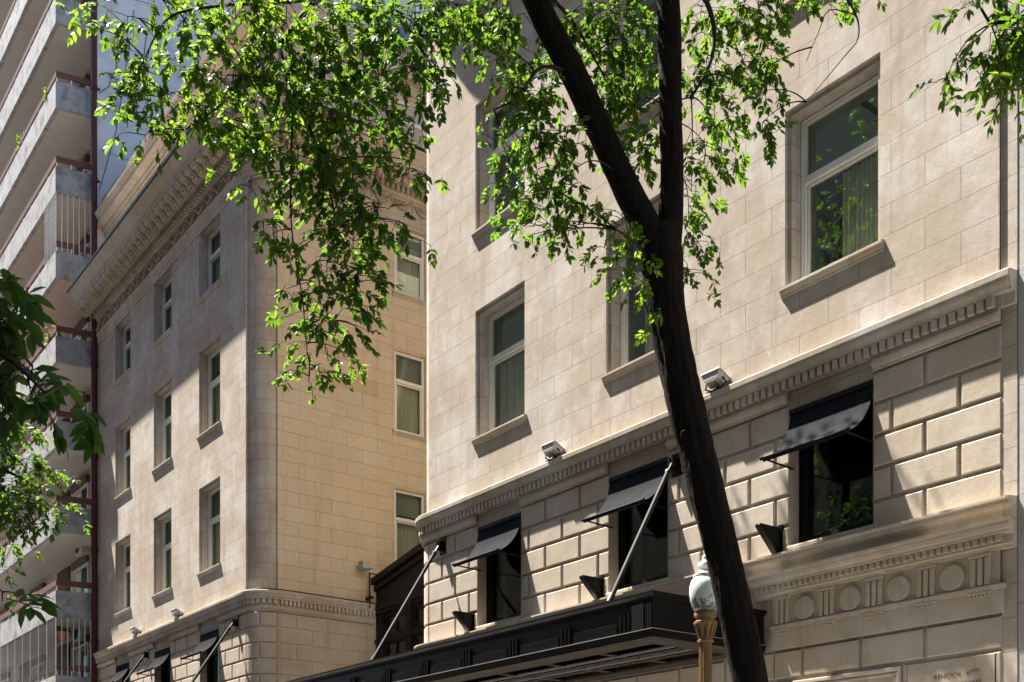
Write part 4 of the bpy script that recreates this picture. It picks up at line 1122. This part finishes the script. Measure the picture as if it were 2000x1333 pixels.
limbK = [tp(1306, -30, TD, 14), tp(1370, -10, TD+.2, 11), tp(1395, 60, TD+.3, 9), tp(1385, 130, TD+.3, 7), tp(1350, 190, TD+.3, 5)]
limbL = [tp(1316, -200, TD, 14), tp(1450, -120, TD+.1, 11), tp(1560, -60, TD+.1, 7), tp(1640, -20, TD+.1, 4)]
limbM = [tp(1640, -20, TD+.1, 5), tp(1672, 30, TD+.1, 3.5), tp(1676, 75, TD+.1, 2.5), tp(1650, 110, TD+.1, 2), tp(1600, 170, TD+.1, 1.4), tp(1575, 200, TD+.1, 1)]
limbN = [tp(1672, 30, TD+.1, 2.5), tp(1620, 20, TD+.05, 2), tp(1600, 60, TD+.05, 1.6), tp(1575, 120, TD+.05, 1.2)]
hi = Vector((-13.4, 9.3, 15.7))
limbP = [tp(930, -230, TD-.35, 26), (Vector((-10.2, 7.2, 12.4)), .055), (Vector((-12, 8.5, 14.4)), .04), (hi, .02)]  # unseen limb added to carry the shading clumps
limbO = [tp(1262, 500, TD-.1, 6), tp(1235, 470, TD-.35, 5), tp(1205, 450, TD-.5, 3)]
K = []
def add(*rows, dep=TD-1.0, k=1.08):
    for px, py, rx, ry, tone in rows: K.append(clump(px, py, rx, ry, dep+random.uniform(-.3, .3), tone, k=k))
add((198, 82, 30, 22, .85), (250, 62, 45, 38, .6), dep=TD-1.35)
add((282, 155, 34, 30, .75), (288, 195, 32, 36, .45), (286, 240, 30, 34, .4), (284, 285, 34, 16, .8), dep=TD-1.35, k=1.7)
add((300, 15, 50, 22, .5), (380, 22, 60, 32, .5), (460, 35, 70, 40, .55), (370, 85, 40, 40, .5), (440, 100, 50, 45, .75), dep=TD-1.2, k=.85)
add((395, 165, 45, 35, .85), (460, 165, 60, 50, .8), (400, 230, 45, 36, .85), (455, 250, 50, 45, .75), (385, 262, 30, 20, .8), dep=TD-1.15)
add((560, 40, 70, 50, .6), (650, 50, 70, 55, .6), (740, 45, 70, 55, .4), (810, 40, 55, 55, .35), (530, 130, 60, 60, .65), (620, 140, 65, 65, .6), (710, 140, 65, 65, .45))
add((790, 120, 50, 55, .3), (858, 175, 36, 32, .3), (835, 130, 30, 30, .3), (560, 220, 60, 60, .5), (640, 225, 65, 60, .45), (720, 225, 60, 60, .35), (775, 205, 30, 30, .35), (808, 265, 26, 32, .45))
add((798, 340, 36, 32, .25), (735, 300, 30, 30, .3), (500, 300, 40, 50, .5), (490, 375, 24, 38, .55), (515, 455, 30, 30, .75), (535, 478, 24, 22, .5))
add((580, 320, 55, 50, .45), (650, 330, 55, 50, .45), (600, 390, 50, 45, .6), (670, 400, 50, 45, .4), (735, 432, 46, 34, .25), (795, 465, 36, 26, .25), (690, 350, 40, 40, .35))
add((640, 460, 45, 45, .5), (690, 480, 45, 45, .35), (700, 545, 42, 50, .25), (640, 540, 35, 40, .5), (625, 590, 42, 38, .35), (680, 600, 36, 42, .25), (612, 640, 34, 34, .4), (655, 655, 40, 36, .35))
add((605, 735, 28, 34, .65), (640, 705, 34, 18, .6), (600, 700, 18, 22, .6), (660, 700, 16, 14, .6), (603, 752, 20, 18, .7))
add((890, 40, 45, 45, .35), (860, 20, 40, 30, .4), (925, 85, 34, 26, .45), (960, 40, 50, 45, .35), (970, 125, 40, 40, .35), (1000, 70, 40, 50, .35), dep=TD-.5)
add((1010, 190, 42, 50, .3), (1060, 180, 40, 60, .3), (1000, 255, 35, 40, .3), (1050, 265, 50, 50, .25), (1000, 320, 28, 36, .25), (1050, 335, 50, 45, .25), (1105, 290, 40, 50, .25), dep=TD-.3)
add((1005, 390, 30, 34, .3), (1060, 395, 45, 40, .3), (1115, 370, 40, 45, .25), (1075, 460, 52, 34, .35), (1040, 480, 24, 22, .35), (1110, 465, 28, 20, .3), dep=TD-.3)
add((1120, 60, 60, 60, .35), (1200, 60, 70, 70, .3), (1190, 150, 60, 70, .3), (1250, 110, 50, 70, .25), (1240, 210, 50, 60, .3), (1200, 250, 40, 50, .3), (1255, 290, 40, 50, .5), (1240, 355, 30, 34, .35), (1130, 140, 40, 50, .3), dep=TD+.7)
add((1370, 50, 50, 60, .35), (1440, 50, 55, 60, .4), (1380, 150, 55, 60, .4), (1450, 140, 50, 50, .35), (1395, 240, 55, 50, .5), (1375, 310, 45, 45, .6), (1410, 305, 40, 40, .55), (1350, 370, 30, 36, .5), dep=TD+.5)
add((1500, 90, 40, 40, .55), (1500, 160, 34, 40, .35), (1495, 200, 26, 26, .3), (1490, 265, 28, 36, .35), (1475, 225, 24, 24, .35), (1480, 20, 60, 34, .6), (1550, 20, 45, 24, .6), (1620, 12, 40, 18, .45), (1680, 0, 40, 18, .4), dep=TD+.4)
add((1345, 430, 28, 40, .45), (1355, 480, 28, 34, .35), (1342, 545, 26, 42, .3), dep=TD+.5)
add((1215, 440, 30, 34, .65), (1205, 520, 34, 28, .8), (1235, 560, 40, 34, .75), (1235, 500, 34, 30, .7), (1275, 650, 9, 26, .75), (1250, 600, 16, 20, .7), dep=TD-.45)
for q_ in ((-14.6, 9.3, 15.45), (-13.9, 9.2, 15.75), (-13.2, 9.35, 15.5), (-12.6, 9.3, 15.8), (-12.0, 9.3, 15.6), (-13.5, 9.4, 15.1), (-12.7, 9.4, 15.1)):
    K.append((Vector(q_), (.5, .45, .33), .4, 42))  # unseen leaf clumps added to shade the lower right wall
# the crown goes on above what the photograph shows
for i in range(44):
    px_, py_ = random.uniform(860, 1600), random.uniform(-520, -70)
    K.append(clump(px_, py_, 80, 66, TD+random.uniform(-1.6, .9), .35, k=.75))
tree('leafy street tree with dark leaning forked trunk in front of near wing', g0, trunk,
     [limbA, limbB, limbC, limbD, limbE, limbF, limbG, limbH, limbI, limbJ, limbK, limbL, limbM, limbN, limbO, limbP], K, L=.069, W=.037, RL=(.08, .16), knots=[(deep(1262, 522, TD-.12), .06), (deep(1306, 497, TD-.17), .05), (deep(1336, 850, TD-.14), .035)])

# tree beyond the right edge, its branch reaching into the top right corner
b3 = Vector((-2.6, 8.6, .12))
K3 = []
for px, py, rx, ry, tone in ((1985, 40, 30, 40, .35), (1900, 15, 40, 22, .35), (1950, 90, 40, 40, .35), (1990, 110, 30, 50, .35), (1945, 140, 38, 30, .35), (1965, 195, 32, 30, .55), (1878, 138, 26, 20, .3), (1850, 168, 22, 16, .35), (2040, 90, 50, 70, .4), (2100, 0, 70, 70, .4), (2150, -120, 90, 70, .4), (2030, -120, 80, 60, .4)):
    K3.append(clump(px, py, rx, ry, 9.0+random.uniform(-.2, .3), tone, .4))
for i in range(12): K3.append(clump(random.uniform(2050, 2500), random.uniform(-420, -100), 80, 70, 8.6+random.uniform(-.8, .8), .4, k=.7))
tree('leafy street tree beyond the right edge, one branch hanging into the corner', b3,
     [(b3, .2), (b3+Vector((.05, -.05, 1.5)), .17), (b3+Vector((0, -.1, 3.5)), .155), (b3+Vector((-.2, -.2, 5.6)), .14), (b3+Vector((-.4, -.3, 7.4)), .12)],
     [[(b3+Vector((-.4, -.3, 7.3)), .08), (deep(2230, -60, 8.9), .05), tp(2090, 0, 9, 12), tp(2010, 30, 9, 9), tp(1935, 48, 9, 6)],
      [tp(1935, 48, 9, 6), tp(1918, 20, 9, 5), tp(1900, -15, 9, 4)],
      [(b3+Vector((-.4, -.3, 7.3)), .09), (b3+Vector((-.2, -.6, 9)), .06), (b3+Vector((0, -.6, 10.5)), .03)]], K3, L=.092, W=.036)

# trees on the near pavement, beyond the left edge
b4 = Vector((-7.6, -.5, .12))
K4 = []
for px, py, rx, ry, tone in ((15, 575, 38, 26, .35), (10, 630, 30, 34, .3), (20, 700, 40, 34, .3), (62, 745, 48, 26, .3), (115, 785, 50, 24, .3), (165, 800, 40, 26, .3), (60, 800, 45, 20, .3), (-60, 640, 70, 110, .3), (-150, 600, 100, 120, .3), (-60, 760, 60, 50, .3), (4, 1190, 12, 26, .3)):
    K4.append(clump(px, py, rx*.85, ry*.8, 5.2+random.uniform(-.15, .15), tone, .22, area=1500))
for px, py, rx, ry in ((-6, 22, 12, 14),): K4.append(clump(px, py, rx, ry, 5.4, .2, .2, area=1500))
for i in range(10): K4.append(clump(random.uniform(-900, -340), random.uniform(-100, 600), 130, 120, 5.4+random.uniform(-.8, .8), .35, k=.6, area=2100))
tree('dark tree at the left edge with big drooping leaves close to the camera', b4,
     [(b4, .17), (b4+Vector((.0, .05, 1.5)), .14), (b4+Vector((.05, .15, 2.8)), .13), (b4+Vector((.1, .3, 3.9)), .11)],
     [[(b4+Vector((.1, .3, 3.85)), .06), (deep(-330, 680, 5.3), .035), (deep(-120, 660, 5.2), .022), (deep(0, 690, 5.2), .012), (deep(90, 770, 5.2), .006)],
      [(b4+Vector((.05, .2, 3.0)), .05), (deep(-200, 900, 5.3), .03), (deep(-80, 1080, 5.25), .015), (deep(-10, 1160, 5.2), .006)],
      [(b4+Vector((.1, .3, 3.85)), .07), (deep(-420, 420, 5.4), .05), (deep(-250, 220, 5.4), .025), (deep(-60, 20, 5.4), .01)]], K4, leafm='leaf_dark', L=.115, W=.050, sprig_n=(3, 4), RL=(.12, .20))
b5 = Vector((-17.5, .2, .12))
K5 = []
for px, py, rx, ry, tone in ((20, 775, 30, 24, .7), (5, 830, 40, 40, .5), (40, 850, 34, 30, .7), (30, 900, 44, 40, .5), (70, 925, 36, 28, .65), (25, 960, 44, 40, .35), (72, 985, 34, 26, .65), (95, 1010, 20, 16, .6), (30, 1025, 44, 34, .35), (10, 1075, 20, 30, .5), (8, 1115, 16, 20, .6), (-60, 850, 60, 100, .4), (-60, 980, 60, 80, .4), (-160, 850, 80, 150, .4)):
    K5.append(clump(px, py, rx, ry, 15.0+random.uniform(-.6, .6), tone*.6, .7, area=250))
for i in range(9): K5.append(clump(random.uniform(-600, -200), random.uniform(450, 900), 110, 110, 14.5+random.uniform(-1, 1), .4, k=.6, area=500))
for i in range(26): K5.append((Vector((random.uniform(-19.5, -13.5), random.uniform(-.8, 2.6), random.uniform(8.5, 18))), (.9, .8, .7), .5, 60))  # unseen upper crown added for green reflections in the panes
t5 = tree('bright small-leaved tree at the left edge in front of the lower balconies', b5,
     [(b5, .2), (b5+Vector((.05, .1, 1.6)), .17), (b5+Vector((.1, .3, 3.2)), .15), (b5+Vector((.15, .6, 4.6)), .12)],
     [[(b5+Vector((.15, .6, 4.5)), .12), (b5+Vector((.6, .6, 8)), .10), (b5+Vector((.9, .8, 12)), .07), (b5+Vector((.6, .8, 16)), .03)],
      [(b5+Vector((.15, .6, 4.5)), .09), (deep(-260, 880, 14.8), .06), (deep(-100, 900, 15), .04), (deep(10, 920, 15), .02), (deep(80, 960, 15), .01)],
      [(b5+Vector((.15, .6, 4.5)), .09), (deep(-300, 700, 14.6), .06), (deep(-120, 760, 15), .03), (deep(10, 800, 15), .01)]], K5, L=.085, W=.036, RL=(.10, .2))

# ------------------------------------------------------------------ balcony plants
def plant(label, px, py, h, flowers=None, hang=False, pot='concrete'):
    p = on_y(px, py, AYF+.16 if not hang else AYF+.25)
    kz = max([z for z in ZB if z+.8 <= p.z+.15] or [ZB[0]])
    base = Vector((p.x, p.y, kz+.80-.25)) if not hang else Vector((p.x, p.y, p.z-.1))
    o = thing('potted_plant', label, 'plant', base, 'plants on the balconies')
    pm = MB(); pm.lathe([(.085, 0), (.125, .24), (.135, .25), (.135, .28), (.11, .28)], base, 14); pm.build('pot', M[pot], o, smooth=40)
    lf, st, fw = MB(), MB(), MB()
    for i in range(26):
        d = rnd_unit(); top = base+Vector((d.x*.32*h, d.y*.22, .3+h*random.uniform(.2, 1)))
        st.tube(curve(base+Vector((0, 0, .27)), top, .02, 3), .006, 4, cap=False)
        for q_ in range(5):
            leaflet(lf, top-Vector((0, 0, random.uniform(0, .25)*h)), rnd_unit(), Vector((0, 0, 1))+rnd_unit(), .11, .05, random.random())
        if flowers and i % 3 == 0:
            for q_ in range(6): leaflet(fw, top, rnd_unit(), rnd_unit(), .06, .05, .5)
    st.build('stem', M['twig'], o); lf.build('foliage', M['leaf'], o)
    if flowers: fw.build('flower', M[flowers], o)
    if hang:
        c = MB()
        for s_ in (-1, 1): c.tube([base+Vector((.13*s_, 0, .27)), base+Vector((0, 0, .75))], .005, 4)
        c.build('chain', M['iron'], o)
plant('trailing green plant on the topmost balcony rail', 99, 118, .65)
plant('leggy potted plant on the second highest balcony rail', 45, 232, .75)
plant('pink flowering plant on the balcony corner beside the cornice end', 104, 650, .8, 'petal')
plant('white flowering plant on the lower balcony handrail', 70, 1160, .5, 'petal_white')
plant('green plant with thin leaves left of the white flowers', 30, 1175, .8)
plant('orange pot hanging inside the screened balcony', 122, 1245, .12, None, True, 'terracotta')

# ------------------------------------------------------------------ ground, street and the far side of it
def sheet(name, x0, x1, y0, y1, z, m): b = MB(); b.face([(x0, y0, z), (x1, y0, z), (x1, y1, z), (x0, y1, z)]); return structure(b.build(name, M[m]))
sheet('ground', -400, 400, -400, 400, -.02, 'asphalt')
sheet('road', -200, 200, 1.0, 8.2, 0.0, 'asphalt')
b = MB(); b.box(-200, 200, 8.4, 30, -.05, .15); structure(b.build('pavement', M['paving']))
b = MB(); b.box(-200, 200, 8.2, 8.399, -.05, .145); structure(b.build('kerb', M['kerb']))
b = MB(); b.box(-200, 200, -3, .8, -.05, .15); structure(b.build('pavement', M['paving']))
b = MB(); b.box(-200, 200, .801, 1.0, -.05, .145); structure(b.build('kerb', M['kerb']))
ob = thing('plaster_building', 'plain plaster building across the street, mirrored dimly in the window panes', 'building', (-20, -3, 0))
w = MB(); holes = []
for i in range(26):
    for j in range(7): holes.append((-58+i*3.1, -56.7+i*3.1, 1.0+3.3*j, 3.1+3.3*j))
w.wall(lambda u, d, z: (u, -3-d, z), -60, 24, 0, 30, ()); w.box(-60, 24, -3.6, -3.4, 0, 30); w.box(-60, 24, -3.39, -3.01, 29.6, 29.99); w.box(-60, 24, -2.99, -2.7, 29.2, 30.1)
w.build('wall', M['opp_wall'], ob)

# ------------------------------------------------------------------ light
SUN = Vector((2.5, 1.0, -5.6)).normalized()
sl = bpy.data.lights.new('sun', 'SUN'); sl.energy = 5.0; sl.angle = R(.53); sl.color = (1.0, .935, .835)
so = bpy.data.objects.new('sun', sl); COL.objects.link(so); so.rotation_euler = SUN.to_track_quat('-Z', 'Y').to_euler(); so.location = (-20, -10, 40)
wd = bpy.data.worlds.new('World'); sc.world = wd; wd.use_nodes = True
nt = wd.node_tree; bg = nt.nodes['Background']
sk = nt.nodes.new('ShaderNodeTexSky'); sk.sky_type = 'NISHITA'; sk.sun_disc = False
sk.sun_elevation = math.asin(-SUN.z); sk.sun_rotation = math.atan2(-SUN.x, -SUN.y) % (2*math.pi)
nt.links.new(sk.outputs[0], bg.inputs['Color']); bg.inputs['Strength'].default_value = .052
# ------------------------------------------------------------------ camera
cd = bpy.data.cameras.new('camera'); cam = bpy.data.objects.new('camera', cd); COL.objects.link(cam)
cd.sensor_width = 36; cd.sensor_fit = 'HORIZONTAL'; cd.lens = 36*F/2000; cd.shift_y = (HY-666.5)/2000; cd.shift_x = 0
cd.clip_end = 2000; cd.clip_start = .05
cam.location = (0, 0, EYE); cam.rotation_euler = (R(90), 0, math.atan2(CC, SS))
sc.camera = cam
sc.view_settings.view_transform = 'Standard'; sc.view_settings.look = 'None'; sc.view_settings.exposure = 2.27; sc.view_settings.gamma = 1
sc.cycles.max_bounces = 10; sc.cycles.diffuse_bounces = 6; sc.cycles.transparent_max_bounces = 16; sc.cycles.transmission_bounces = 6
sc.cycles.use_denoising = True
